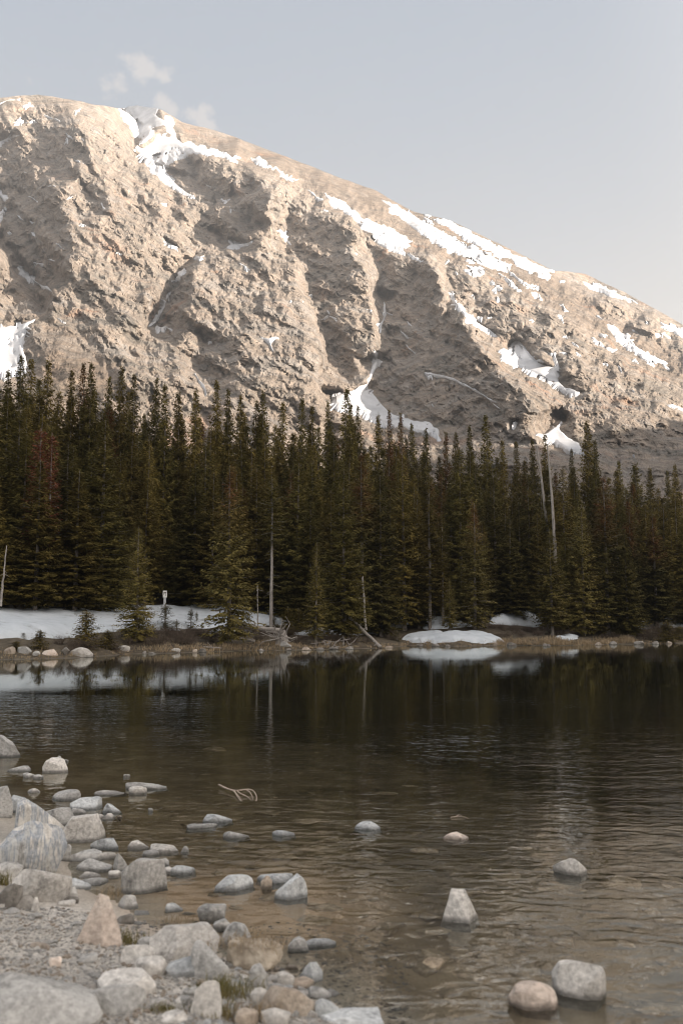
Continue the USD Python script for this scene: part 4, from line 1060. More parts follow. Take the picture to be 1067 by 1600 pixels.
def rock(px, by, w_px, h_px, shape, mat, label, depth=None, turn=None, sink=0.10, name='rock', group=None, seed=None, soft=3, rough_amt=0.028, res=1, water=True):
    """A rock whose foot appears at (px, by), w_px wide and h_px tall in the photograph."""
    global rock_seed
    rock_seed += 1
    g = np.random.default_rng(rock_seed if seed is None else seed)
    p = stand(px, by)
    r = math.hypot(p[0], p[1])
    slope = (EYE[2] - p[2]) / r
    s = math.hypot(r, EYE[2] - p[2]) / FPX
    w = w_px * s * 0.98
    d = w * (depth or g.uniform(0.55, 0.85))
    # what stands w tall and d deep fills h_px: height from the view down onto the top
    h = max(h_px * s - 0.55 * d * slope, 0.28 * h_px * s, 0.025)
    if shape == 'round':
        pts_ = rock_points(g, w, d, h, 0.0)
        soft_ = 8
    elif shape in ('block', 'slab', 'wedge', 'lean'):
        pts_ = chiselled(g, w, d, h, {'block': 9, 'slab': 9, 'wedge': 8, 'lean': 8}[shape], 0.66)
        u = pts_[:, 0] / w + 0.5
        if shape == 'wedge':
            f = 1 - 0.75 * np.clip(u, 0, 1)
            pts_[:, 2] *= f
            pts_[:, 1] *= 0.4 + 0.6 * f
        elif shape == 'lean':
            pts_[:, 2] *= 1 - 0.6 * np.clip((u - 0.25) / 0.75, 0, 1) ** 0.8
        elif shape == 'slab':
            pts_[:, 2] *= 1 - 0.35 * np.abs(u - g.uniform(0.25, 0.75))
        soft_ = 1
    else:
        pts_ = np.array(SHAPES[shape]) * [w, d, h]
        pts_[:, :2] += g.normal(0, 0.03 * w, (len(pts_), 2))
        soft_ = soft
    under = pts_[pts_[:, 2] < 0.25 * h].copy()
    under[:, 2] = -max(sink * w, 0.04) - (0.12 if p[2] <= 0.005 else 0.0)
    under[:, :2] *= 1.12 if p[2] <= 0.005 else 0.9
    m = finish(np.vstack([pts_, under]), res, soft_, rough_amt, rock_seed * 3)
    back = 0.5 * d
    yaw = math.degrees(math.atan2(-p[0], p[1])) + (turn if turn is not None else 0.0)
    k = back / r
    t = thing(name, (p[0] * (1 + k), p[1] * (1 + k), p[2]), yaw, label=label, category='rock', group=group)
    body = obj('stone', m, STONE[mat], t, smooth=26)
    return t


rock_seed = 100
ROCKS = [
    # in the water at the left
    (10, 1184, 38, 36, 'lean', 'grey', 'pale pointed boulder standing in the water at the left edge, farthest back', {}),
    (30, 1207, 34, 8, 'slab', 'grey', 'low flat stone just below the pointed boulder at the left edge', {}),
    (86, 1208, 37, 22, 'block', 'pale', 'pale blocky boulder standing in the water with a tiny stone behind it', {}),
    (92, 1190, 10, 8, 'tent', 'grey', 'tiny pointed stone behind the pale blocky boulder', {}),
    (103, 1192, 8, 5, 'round', 'grey', 'tiny round stone right of the tiny pointed stone', {}),
    (45, 1217, 18, 8, 'round', 'grey', 'left of two small stones below the pale blocky boulder', {}),
    (60, 1218, 15, 7, 'round', 'grey', 'right of two small stones below the pale blocky boulder', {}),
    (53, 1240, 18, 8, 'slab', 'pale', 'small white stone alone in the water at the left', {}),
    (104, 1253, 41, 18, 'slab', 'grey', 'grey stone with a scooped face at the back of the left cluster', {}),
    (172, 1244, 46, 10, 'wedge', 'pale', 'long thin stone tapering to the right in the water', {}),
    (198, 1216, 11, 5, 'round', 'pale', 'tiny pale stone above the long frosted stone', {}),
    (228, 1236, 62, 16, 'wedge', 'grey', 'long frosted stone running to a dark submerged end', {}),
    (215, 1243, 27, 13, 'round', 'pale', 'rounded stone in front of the long frosted stone', {}),
    (134, 1267, 48, 21, 'slab', 'blue', 'bluish stone with a peaked top beside the grey scooped stone', {}),
    (123, 1274, 23, 10, 'block', 'grey', 'small dark edged stone under the bluish peaked stone', {}),
    (175, 1272, 28, 18, 'wedge', 'blue', 'bluish wedge pointing right in the water', {}),
    (153, 1280, 20, 7, 'slab', 'pale', 'little flat stone left of the small white triangle', {}),
    (170, 1281, 20, 9, 'tent', 'pale', 'small white triangle of stone below the bluish wedge', {}),
    (187, 1280, 7, 4, 'round', 'brown', 'tiny brown stone right of the small white triangle', {}),
    (235, 1270, 7, 6, 'round', 'grey', 'tiny stone alone in the shallow water under the long frosted stone', {}),
    # the pile on the left bank
    (4, 1280, 28, 46, 'block', 'grey', 'upright grey boulder cut by the left edge above the striped boulder', {}),
    (28, 1272, 32, 26, 'round', 'blue', 'rounded bluish boulder behind the leaning ribbed boulder', {}),
    (62, 1318, 74, 68, 'lean', 'banded', 'leaning ribbed boulder sloping down to the right', {'soft': 5}),
    (86, 1293, 58, 30, 'slab', 'grey', 'grey boulder between the ribbed boulder and the big split block', {}),
    (128, 1317, 68, 42, 'block', 'pale', 'big split block with a crack in the water behind the pile', {'depth': 0.6}),
    (46, 1366, 104, 76, 'round', 'banded', 'large rounded boulder striped blue and white at the left', {'depth': 0.75, 'rough_amt': 0.03, 'turn': 8}),
    (102, 1349, 16, 24, 'round', 'grey', 'small rounded stone wedged right of the striped boulder', {}),
    (134, 1347, 52, 18, 'slab', 'grey', 'long low grey stone right of the striped boulder', {}),
    (163, 1330, 40, 17, 'slab', 'blue', 'split bluish slab behind the long low stone', {}),
    (170, 1343, 25, 12, 'slab', 'pale', 'white flat stone in front of the split bluish slab', {}),
    (147, 1366, 52, 21, 'lean', 'grey', 'hump backed dark grey stone in the shallows', {}),
    (141, 1373, 32, 11, 'slab', 'pale', 'pale flat stone in front of the hump backed stone', {}),
    (147, 1386, 41, 11, 'slab', 'grey', 'half sunk grey stone below the pale flat stone', {}),
    (179, 1374, 18, 11, 'round', 'pale', 'small pale stone left of the angular grey block', {}),
    (190, 1366, 25, 31, 'lean', 'grey', 'upright mottled stone behind the angular grey block', {}),
    (62, 1412, 92, 54, 'slab', 'pale', 'pale double lobed slab under the striped boulder', {'soft': 5, 'depth': 0.7}),
    (14, 1424, 38, 38, 'block', 'dark', 'dark angular boulder at the left edge above the gravel', {}),
    (40, 1424, 34, 20, 'tent', 'dark', 'dark low boulder right of the dark angular one', {}),
    (14, 1372, 40, 22, 'round', 'grey', 'grey boulder under the left end of the striped boulder', {}),
    (122, 1392, 37, 22, 'wedge', 'blue', 'bluish wedge beside the double lobed slab', {}),
    (108, 1407, 24, 18, 'block', 'grey', 'small grey stone in front of the bluish wedge beside the slab', {}),
    (112, 1413, 22, 10, 'round', 'dark', 'dark stone at the gravel edge right of the double lobed slab', {}),
    (55, 1427, 14, 22, 'tent', 'pale', 'upright pale chip at the edge of the gravel', {}),
    (104, 1420, 26, 10, 'round', 'pale', 'pale lump on the top edge of the gravel', {}),
    # middle
    (225, 1398, 68, 52, 'block', 'grey', 'big angular grey block standing in the shallows', {'seed': 9, 'depth': 0.7, 'soft': 2}),
    (216, 1328, 31, 18, 'wedge', 'pale', 'pale two part wedge left of the tilted bluish block', {}),
    (256, 1336, 42, 21, 'wedge', 'pale', 'tilted block with a bluish right end behind the angular block', {}),
    (236, 1338, 25, 9, 'slab', 'grey', 'dark flat stone at the foot of the tilted block', {}),
    (289, 1333, 14, 9, 'tent', 'grey', 'little jagged stone alone right of the tilted block', {}),
    (256, 1357, 20, 13, 'tent', 'grey', 'small pointed stone behind the flat stones right of the angular block', {}),
    (258, 1367, 25, 12, 'slab', 'pale', 'pale flat stone touching the right side of the angular block', {}),
    (286, 1369, 36, 15, 'slab', 'blue', 'smooth flat grey stone right of the angular block', {}),
    (340, 1288, 44, 20, 'wedge', 'blue', 'slanting stone with a sharp left end out in the water', {}),
    (316, 1296, 46, 9, 'slab', 'grey', 'long low stone in front of the slanting stone', {}),
    (369, 1311, 39, 13, 'wedge', 'grey', 'dark wedge with a lit end in the middle shallows', {}),
    (443, 1309, 35, 12, 'wedge', 'blue', 'small dark wedge in the middle of the golden reflection', {}),
    (366, 1394, 58, 26, 'slab', 'blue', 'flat bluish stone with a hollow underside', {}),
    (350, 1396, 10, 6, 'round', 'blue', 'tiny bluish stone under the flat hollow stone', {}),
    (455, 1408, 48, 38, 'slab', 'blue', 'bluish slab tilted towards the water at the centre', {}),
    (430, 1382, 54, 15, 'slab', 'blue', 'narrow bluish stone behind the tilted bluish slab', {}),
    (416, 1392, 18, 20, 'round', 'brown', 'brown stone left of the tilted bluish slab', {}),
    (574, 1299, 40, 13, 'slab', 'blue', 'flat bluish stone alone at the middle of the water', {}),
    (712, 1314, 38, 11, 'slab', 'pink', 'pinkish stone barely breaking the water right of centre', {}),
    (890, 1369, 50, 27, 'slab', 'pale', 'low pale stone with a dark notch in the right water', {}),
    (716, 1445, 54, 50, 'tent', 'pale', 'tent shaped stone standing alone in the water right of centre', {'soft': 2, 'depth': 0.8}),
    (832, 1584, 72, 42, 'round', 'pink', 'rounded pinkish stone in the water at the lower right', {'depth': 0.7}),
    (905, 1564, 76, 54, 'block', 'pale', 'peaked grey stone behind the rounded pinkish stone', {'soft': 4, 'depth': 0.7}),
    # beach
    (156, 1480, 62, 74, 'pyramid', 'pink', 'tall pale pink pyramid shaped boulder on the gravel', {'soft': 2, 'seed': 3}),
    (196, 1446, 26, 16, 'block', 'dark', 'dark block in the shade of the pink pyramid boulder', {}),
    (200, 1424, 28, 22, 'block', 'grey', 'speckled grey stone behind the pink pyramid boulder', {}),
    (287, 1507, 104, 52, 'prism', 'pale', 'long prism shaped rock with one pale end and a dark side', {'soft': 2, 'depth': 0.62, 'turn': 10}),
    (272, 1427, 25, 17, 'wedge', 'blue', 'small bluish wedge in the golden shallows', {}),
    (330, 1446, 44, 28, 'round', 'grey', 'rounded stone at the top of a row of three on the water edge', {}),
    (346, 1457, 26, 18, 'round', 'grey', 'middle small stone of a row of three on the water edge', {}),
    (368, 1484, 46, 40, 'slab', 'grey', 'largest stone of a row of three on the water edge', {}),
    (466, 1488, 32, 28, 'lean', 'grey', 'left stone of a dark undercut pair at the water edge', {}),
    (500, 1484, 47, 21, 'wedge', 'blue', 'right pointed stone of an undercut pair at the water edge', {}),
    (485, 1537, 40, 30, 'pyramid', 'blue', 'small bluish pyramid with a dark foot in the water', {}),
    (328, 1535, 56, 56, 'lean', 'grey', 'slanted grey rock holding the turf mound', {}),
    (292, 1530, 62, 30, 'slab', 'blue', 'flat bluish rock in front of the prism rock', {}),
    (236, 1530, 46, 32, 'round', 'pale', 'rounded pale stone left of the flat bluish rock', {}),
    (214, 1512, 50, 34, 'slab', 'pale', 'pale slab half buried behind the rounded pale stone', {}),
    (198, 1560, 84, 40, 'slab', 'pale', 'square topped block with a dark right face on the gravel', {'soft': 1}),
    (178, 1592, 88, 46, 'slab', 'grey', 'smooth grey flagstone at the bottom left of centre', {'soft': 2}),
    (322, 1594, 46, 58, 'slab', 'pale', 'upright pale slab at the bottom in front of the grass', {'soft': 2, 'depth': 0.5}),
    (50, 1622, 190, 96, 'lean', 'grey', 'very large grey boulder in the bottom left corner', {'soft': 4, 'depth': 0.8}),
    (406, 1582, 29, 32, 'round', 'pale', 'white egg shaped stone near the bottom centre', {}),
    (452, 1594, 84, 56, 'lean', 'brown', 'brown sloping rock near the bottom centre', {'soft': 4}),
    (404, 1548, 28, 36, 'round', 'grey', 'upright grey stone above the white egg shaped stone', {}),
    (446, 1545, 26, 22, 'round', 'pale', 'pale stone between the turf mound and the water', {}),
    (470, 1550, 40, 18, 'slab', 'brown', 'brownish flat stone above the brown sloping rock', {}),
    (500, 1566, 34, 20, 'slab', 'grey', 'grey flat stone right of the brown sloping rock', {}),
    (512, 1594, 38, 32, 'lean', 'blue', 'bluish stone leaning at the bottom water edge', {}),
    (548, 1612, 96, 30, 'slab', 'blue', 'pale bluish slab cut by the bottom edge at the water', {}),
    (430, 1606, 46, 24, 'round', 'pale', 'pale stone at the bottom edge below the brown sloping rock', {}),
    (385, 1606, 36, 26, 'round', 'brown', 'brown stone at the bottom edge left of centre', {}),
    (270, 1604, 40, 18, 'slab', 'pale', 'pale flat stone at the bottom edge among the grass', {}),
    (86, 1514, 19, 14, 'round', 'pink', 'pink pebble lying alone on the gravel', {}),
    (145, 1553, 32, 10, 'slab', 'dark', 'thin dark stone half buried in the gravel', {}),
    (62, 1488, 28, 7, 'slab', 'brown', 'thin brown flake lying on the gravel', {}),
    (136, 1508, 30, 14, 'slab', 'grey', 'grey flat stone pressed into the gravel', {}),
    (228, 1488, 26, 20, 'round', 'grey', 'small stone left of the prism rock', {}),
    (376, 1600, 24, 18, 'block', 'grey', 'small grey stone below the white egg shaped stone', {}),
    (430, 1560, 26, 18, 'block', 'grey', 'grey stone wedged above the brown sloping rock', {}),
    (300, 1560, 26, 14, 'round', 'grey', 'grey stone beside the grass under the flat bluish rock', {}),
    (250, 1575, 30, 14, 'slab', 'pale', 'pale chip right of the square topped block', {}),
    # far shore
    (15, 1024, 17, 12, 'round', 'brown', 'left one of the small boulders lining the far left shore', {}),
    (38, 1025, 22, 12, 'block', 'grey', 'second boulder from the left on the far left shore', {}),
    (57, 1026, 12, 8, 'round', 'grey', 'smallest boulder on the far left shore', {}),
    (77, 1026, 26, 11, 'slab', 'pink', 'pinkish boulder on the far left shore', {}),
    (102, 1025, 13, 12, 'round', 'dark', 'black boulder on the far left shore', {}),
    (127, 1025, 36, 13, 'slab', 'pale', 'largest pale boulder on the far left shore', {}),
    (194, 1019, 19, 9, 'round', 'pale', 'pale boulder at the foot of the lone small spruce', {}),
    (275, 1020, 15, 7, 'round', 'pale', 'white boulder on the far shore right of the lone small spruce', {}),
    (446, 1013, 20, 10, 'lean', 'grey', 'grey boulder at the waterline under the driftwood', {}),
]
for px, by, w, h, shape, mat, label, kw in ROCKS:
    far_rock = by < 1100
    rock(px, by, w, h, shape, mat, label, name='boulder' if w > 45 or far_rock else 'rock', **kw)

# stones lying under the water, and loose stones of the beach
g = np.random.default_rng(77)
protos = []
for k in range(7):
    pts_ = chiselled(g, 1.0, g.uniform(0.6, 0.95), g.uniform(0.28, 0.5), 6, 0.85)
    m = finish(pts_[::4], 0, 2, 0.025, 400 + k)
    protos.append(m)
for k, m in enumerate(protos):
    UsdGeom.Xform.Define(stage, f'/World/Prototypes/bed_stone_{k}')
    usdkit.mesh(stage, f'/World/Prototypes/bed_stone_{k}/stone', m, STONE['under'], 35)
    UsdGeom.Xform.Define(stage, f'/World/Prototypes/beach_stone_{k}')
    usdkit.mesh(stage, f'/World/Prototypes/beach_stone_{k}/stone', m, STONE[['grey', 'pale', 'blue', 'brown', 'grey', 'pale', 'pale'][k]], 35)


def loose(kind, name, p, size, label, group):
    x = UsdGeom.Xform.Define(stage, numbered('/World', name))
    x.AddTranslateOp().Set(Gf.Vec3d(*map(float, p)))
    x.AddRotateXYZOp().Set(Gf.Vec3f(float(g.normal(0, 9)), float(g.normal(0, 9)), float(g.uniform(0, 360))))
    x.AddScaleOp().Set(Gf.Vec3f(float(size), float(size), float(size * g.uniform(0.6, 1.1))))
    prim = x.GetPrim()
    prim.GetReferences().AddInternalReference(f'/World/Prototypes/{kind}_{g.integers(7)}')
    prim.SetInstanceable(True)
    return tag(prim, label=label, category='stone', group=group)


n_bed = 0
while n_bed < 170:
    px, py = g.uniform(-10, 1080), 1180 + 440 * g.random() ** 0.7
    p = at_z(px, py, -0.15)
    z = float(ground_z(p[:1], p[1:2])[0])
    if not -0.42 < z < -0.02:
        continue
    r = math.hypot(p[0], p[1])
    size = 10 + 70 * g.random() ** 2.2
    size = size * r / FPX * (0.8 if r > 8 else 1)
    size = min(size, 0.5)
    if z + 0.3 * size > -0.015:
        size = max(0.04, (-0.02 - z) / 0.5)
    loose('bed_stone', 'submerged_stone', (p[0], p[1], z - 0.01), size, 'brown stone lying under the clear shallow water', 'stones under the shallow water')
    n_bed += 1
n_beach = 0
while n_beach < 150:
    if g.random() < 0.75:
        px, py = g.normal(400, 75), g.normal(1570, 38)
    else:
        px, py = g.uniform(-5, 420), g.uniform(1415, 1600)
    if not (-10 < px < 640 and 1400 < py < 1625):
        continue
    p = stand(px, py)
    z = float(ground_z(p[:1], p[1:2])[0])
    if z < -0.04:
        continue
    r = math.hypot(p[0], p[1])
    size = g.uniform(9, 26) * r / FPX
    loose('beach_stone', 'beach_stone', (p[0], p[1], z - 0.1 * size), size, 'loose stone among the rocks at the near water edge', 'loose stones of the near beach')
    n_beach += 1

# gravel: countless pebbles
pebbles = []
for k in range(6):
    q = g.normal(size=(14, 3))
    q /= np.linalg.norm(q, axis=1, keepdims=True)
    pebbles.append(trimesh.convex.convex_hull(q * [1, g.uniform(0.6, 0.95), g.uniform(0.4, 0.7)]))
pi = UsdGeom.PointInstancer.Define(stage, '/World/gravel')
tag(pi.GetPrim(), label='fine grey gravel covering the near beach', kind='stuff')
for k, m in enumerate(pebbles):
    usdkit.mesh(stage, f'/World/gravel/pebble_{k}', m, STONE[['grey', 'pale', 'pale', 'brown', 'grey', 'pale'][k]], 40)
pi.CreatePrototypesRel().SetTargets([f'/World/gravel/pebble_{k}' for k in range(6)])
px, py = g.uniform(-40, 640, 26000), 1395 + 260 * g.random(26000)
pp = at_z(px, py, 0.15)
gz = ground_z(pp[:, 0], pp[:, 1])
ok = (gz > -0.10) & (g.random(len(gz)) < np.where(gz < 0.02, 0.35, 1.0))
pp, gz = pp[ok], gz[ok]
sz = 0.0045 * np.exp(g.normal(0.35, 0.55, len(gz)))
pi.CreatePositionsAttr(Vt.Vec3fArray.FromNumpy(np.stack([pp[:, 0], pp[:, 1], gz + 0.1 * sz], -1).astype(np.float32)))
pi.CreateProtoIndicesAttr(Vt.IntArray.FromNumpy(g.integers(0, 6, len(gz)).astype(np.int32)))
pi.CreateScalesAttr(Vt.Vec3fArray.FromNumpy(np.repeat(sz[:, None], 3, 1).astype(np.float32)))
yaw = g.uniform(0, math.pi, len(gz))
pi.CreateOrientationsAttr(Vt.QuathArray([Gf.Quath(float(math.cos(a)), 0, 0, float(math.sin(a))) for a in yaw]))
# ------------------------------------------------------------------ shore plants, logs, sign
def plain(name, c0, c1, rough=0.9, scale=4.0, translucent=0.0):
    nodes = {'tc': ('texture_coordinate', {}), 'n': ('noise_texture', {'scale': scale, 'detail': 5.0, 'roughness': 0.65}), 'r': ('rgb_ramp', {'ramp': [(0.35, c0), (0.65, c1)]}),
             'p': ('principled_bsdf', {'roughness': rough, 'specular_ior_level': 0.2})}
    links = [('tc.object', 'n.vector'), ('n.fac', 'r.fac'), ('r.color', 'p.base_color')]
    if translucent:
        nodes['t'] = ('translucent_bsdf', {})
        nodes['mixs'] = ('mix_closure', {'fac': translucent})
        return M(name, nodes, links + [('r.color', 't.color'), ('p.BSDF', 'mixs.closure1'), ('t.BSDF', 'mixs.closure2')], surface='mixs.closure')
    return M(name, nodes, links, surface='p.BSDF')


dry_mat = plain('dry_grass_blades', (0.20, 0.145, 0.085), (0.44, 0.345, 0.225), 0.8, 1.5, 0.2)
green_mat = plain('green_grass_blades', (0.10, 0.095, 0.035), (0.24, 0.20, 0.085), 0.8, 6.0, 0.25)
twig_mat = plain('brush_twigs', (0.045, 0.034, 0.026), (0.12, 0.092, 0.070))
earth_mat = plain('turf_earth', (0.10, 0.060, 0.036), (0.30, 0.215, 0.150), 0.95, 9.0)
moss_mat = plain('turf_top', (0.22, 0.18, 0.135), (0.46, 0.40, 0.32), 0.95, 12.0)
g = np.random.default_rng(909)


def blades(base, n, spread, height, lean=0.5, width=0.006, flat=(1, 1)):
    V_, F_, c = [], [], 0
    for _ in range(n):
        a, b = g.normal(0, spread * flat[0] / 2), g.normal(0, spread * flat[1] / 2)
        h = height * g.uniform(0.45, 1.15)
        th = g.uniform(0, 6.28)
        d = np.array([math.cos(th), math.sin(th), 0]) * h * g.uniform(0.1, lean)
        s = np.array([-math.sin(th + .7), math.cos(th + .7), 0]) * width * g.uniform(0.6, 1.3)
        p = np.array([a, b, -0.01]) + base
        V_ += [p - s, p + s, p + d * 0.35 + [0, 0, h * 0.62] + s * 0.7, p + d * 0.35 + [0, 0, h * 0.62] - s * 0.7, p + d + [0, 0, h * g.uniform(0.7, 1.0)]]
        F_ += [[c, c + 1, c + 2], [c, c + 2, c + 3], [c + 3, c + 2, c + 4]]
        c += 5
    return np.array(V_), np.array(F_)


# dry grass hanging over the far waterline
bits = []
FS = np.array(FAR_SHORE)[::-1]
for x0, x1, n, hmax in [(0, 215, 90, 0.16), (215, 440, 260, 0.30), (440, 640, 150, 0.26), (640, 790, 130, 0.22), (775, 990, 480, 0.46), (985, 1075, 90, 0.28)]:
    px = g.uniform(x0, x1, n)
    p = at_z(px, np.interp(px, FS[:, 0], FS[:, 1]), 0.0)
    k = 1 + g.random(n) ** 1.7 * 2.6 / np.hypot(p[:, 0], p[:, 1])
    x, y = p[:, 0] * k, p[:, 1] * k
    z = ground_z(x, y)
    lump = noise(np.stack([x / 1.2, y / 1.2, 0 * x + 3], -1), 8)
    for q in np.nonzero(z > -0.05)[0]:
        bits.append(blades(np.array([x[q], y[q], max(z[q], 0)]), 7, 0.35, hmax * (0.45 + lump[q]), 0.9, 0.016))
obj('dry_grass', join(bits), dry_mat, label='tan dry grass hanging over the far waterline', kind='stuff')

# bare brush: twiggy dark bushes, a few shapes repeated
for k in range(3):
    parts = []
    for _ in range(60):
        a, L = g.uniform(0, 6.28), g.uniform(0.35, 1.0)
        d = np.array([math.cos(a) * g.uniform(0.2, 0.9), math.sin(a) * g.uniform(0.2, 0.9), g.uniform(0.35, 1.0)])
        d /= np.linalg.norm(d)
        p0 = np.array([g.normal(0, .22), g.normal(0, .22), -0.05])
        p1 = p0 + d * L * 0.5
        p2 = p1 + (d + [0, 0, 0.5]) * L * 0.35 + g.normal(0, 0.05, 3)
        parts.append(tube([p0, p1, p2], [0.010, 0.008, 0.003], 3))
        for _ in range(3):
            e = p1 + (p2 - p1) * g.random()
            parts.append(tube([e, e + g.normal(0, 0.14, 3) + [0, 0, 0.08], e + g.normal(0, 0.16, 3) + [0, 0, 0.2]], [0.006, 0.005, 0.002], 3))
    UsdGeom.Xform.Define(stage, f'/World/Prototypes/brush_{k}')
    usdkit.mesh(stage, f'/World/Prototypes/brush_{k}/twigs', join(parts), twig_mat)
for x0, x1, y0, y1, n, size, lab, grp in [(195, 340, 990, 1010, 26, 0.75, 'dark bare bush on the bank below the left snowbank', 'bare bushes below the left snowbank'),
                                          (765, 850, 980, 996, 20, 0.6, 'dark bare bush in front of the flat snow patch', 'bare bushes before the flat snow patch'),
                                          (380, 620, 990, 1008, 24, 0.8, 'dark bare bush among the logs at the middle of the far shore', 'bare bushes among the shore logs'),
                                          (860, 1000, 985, 998, 16, 0.8, 'dark bare bush under the spruces of the dry grass bank', 'bare bushes under the bank spruces'),
                                          (985, 1067, 988, 1000, 14, 1.0, 'dark bare bush at the right end of the far shore', 'bare bushes at the right end of the far shore'),
                                          (90, 190, 1006, 1020, 8, 0.6, 'dark bare bush near the boulders of the far left shore', 'bare bushes near the far left boulders')]:
    for i in range(n):
        p = stand(x0 + (x1 - x0) * (i + g.random()) / n, g.uniform(y0, y1), 40)
        x = UsdGeom.Xform.Define(stage, numbered('/World', 'bare_bush'))
        x.AddTranslateOp().Set(Gf.Vec3d(*map(float, p)))
        x.AddRotateZOp().Set(float(g.uniform(0, 360)))
        s = size * g.uniform(0.7, 1.25)
        x.AddScaleOp().Set(Gf.Vec3f(float(s * 1.3), float(s * 1.3), float(s)))
        x.GetPrim().GetReferences().AddInternalReference(f'/World/Prototypes/brush_{i % 3}')
        x.GetPrim().SetInstanceable(True)
        tag(x.GetPrim(), label=lab, category='bush', group=grp)

for px, by, ty, kind, wf, label in [
        (134, 1012, 954, 'young_spruce', 1.15, 'young bushy spruce on the bank behind the largest pale boulder'),
        (168, 1014, 984, 'young_spruce', 1.6, 'low spreading young spruce right of the young bushy spruce'),
        (62, 1013, 984, 'young_spruce', 1.5, 'rounded young spruce behind the pinkish boulder'),
        (25, 1016, 1001, 'young_spruce', 2.2, 'low olive shrub like spruce at the left end of the shore'),
        (36, 998, 988, 'young_spruce', 1.8, 'tiny dark shrub at the front edge of the left snowbank'),
        (117, 970, 957, 'sapling', 1.6, 'bent dark twig sticking out of the left snowbank'),
        (258, 985, 942, 'sapling', 1.0, 'thin ragged sapling in the snow under the sign'),
        (298, 983, 949, 'sapling', 0.7, 'slender upright sapling in front of the left snowbank'),
        (307, 980, 955, 'sapling', 0.5, 'very thin sapling right of the slender upright sapling'),
        (276, 988, 968, 'sapling', 1.6, 'low leaning sapling at the foot of the left snowbank'),
        (387, 975, 958, 'sapling', 1.3, 'small sapling in the snow right of the rusty topped spruce'),
        (450, 990, 948, 'young_spruce', 0.9, 'dark young spruce beside the root wad'),
        (466, 988, 950, 'young_spruce', 0.9, 'dark young spruce left of the overhanging small spruce'),
        (474, 986, 958, 'sapling', 1.2, 'sapling squeezed behind the overhanging small spruce'),
        (428, 980, 962, 'young_spruce', 1.2, 'short young spruce at the foot of the long pale bare stem'),
        (1042, 1004, 970, 'young_spruce', 1.5, 'dark bushy young spruce at the right end of the far shore'),
        (1062, 1000, 978, 'young_spruce', 1.5, 'dark shrub like spruce at the right edge of the far shore'),
        (1018, 1000, 984, 'sapling', 1.5, 'small sapling left of the dark bushy young spruce'),
        (620, 1002, 984, 'sapling', 1.4, 'small sapling at the left end of the snow mound'),
        (818, 978, 962, 'sapling', 1.2, 'twiggy sapling before the flat snow patch')]:
    p = stand(px, by, 40)
    plant(kind, 'young_spruce_tree', p, height_to(px, p, ty), g.uniform(0, 360), wf * 1.7, label=label, category='young tree')


def px_tube(pts_, r0, r1, sides=7, bump_=0.0):
    """A log through pixels with distances: (px, py, distance)."""
    p = np.array([at(a, b, d) for a, b, d in pts_])
    t = np.linspace(0, 1, 12)
    s = np.linspace(0, 1, len(p))
    q = np.stack([np.interp(t, s, p[:, k]) for k in range(3)], -1)
    return tube(q + g.normal(0, bump_, q.shape), np.linspace(r0, r1, 12) * g.uniform(0.9, 1.1, 12), sides)


def dist(px, by):
    p = stand(px, by, 40)
    return math.hypot(p[0], p[1])


def log(pts_, r0, r1, label, stubs=4, mat=None, name='fallen_log', category='log', up=0.3):
    p0 = at(*pts_[0])
    t = thing(name, p0, 0, label=label, category=category)
    v, f = px_tube(pts_, r0, r1, bump_=0.015)
    obj('trunk', (v - p0, f), mat or pale_bark, t, smooth=True)
    a, b = at(*pts_[0]), at(*pts_[-1])
    for k in range(stubs):
        c = a + (b - a) * g.uniform(0.15, 0.95) - p0
        d = g.normal(0, 1, 3) + [0, 0, up]
        d = d / np.linalg.norm(d) * g.uniform(0.2, 0.6)
        obj('branch', tube([c, c + d * 0.6, c + d + g.normal(0, 0.05, 3)], [r1 * 0.5, r1 * 0.35, 0.008], 4), mat or pale_bark, t)
    return t


dm = dist(410, 1004)
log([(372, 975, dm + 1.0), (400, 982, dm + .5), (437, 985, dm)], 0.16, 0.20, 'big pale log lying across the shore left of the root wad', 4)
log([(374, 999, dm - 1), (398, 1002, dm - 1.2)], 0.10, 0.12, 'short grey log at the dry grass left of the root wad', 1)
log([(325, 990, dm - 2), (334, 993, dm - 2.2)], 0.07, 0.05, 'small pale log end in the dark brush', 0)
dl = dist(575, 1006)
log([(541, 962, dl + 2.0), (558, 976, dl + 1.2), (576, 994, dl + .4), (595, 1012, dl - .6)], 0.10, 0.15, 'pale bare log leaning down into the water at the centre', 5)
log([(566, 900, dl + 4), (572, 985, dl + 3.5)], 0.07, 0.10, 'pale stripped stem standing behind the leaning log', 3, name='dead_tree', category='dead tree')
log([(403, 986, dm + .5), (402, 912, dm + .5)], 0.055, 0.03, 'thin dead pole standing by the big pale log', 4, name='dead_tree', category='dead tree')
log([(1, 948, 68), (5, 905, 68), (10, 852, 68)], 0.09, 0.03, 'thin pale dead stem leaning right at the left edge', 8, name='dead_tree', category='dead tree', up=-0.3)
log([(868, 900, 118), (856, 834, 118), (846, 750, 118), (838, 696, 118)], 0.24, 0.09, 'left pale dead snag of a leaning pair above the right forest', 14, name='dead_tree', category='dead tree', up=0.0)
log([(868, 880, 116), (865, 822, 116), (860, 750, 116), (855, 694, 116)], 0.22, 0.08, 'right pale dead snag of a pair above the right forest', 12, name='dead_tree', category='dead tree', up=0.0)

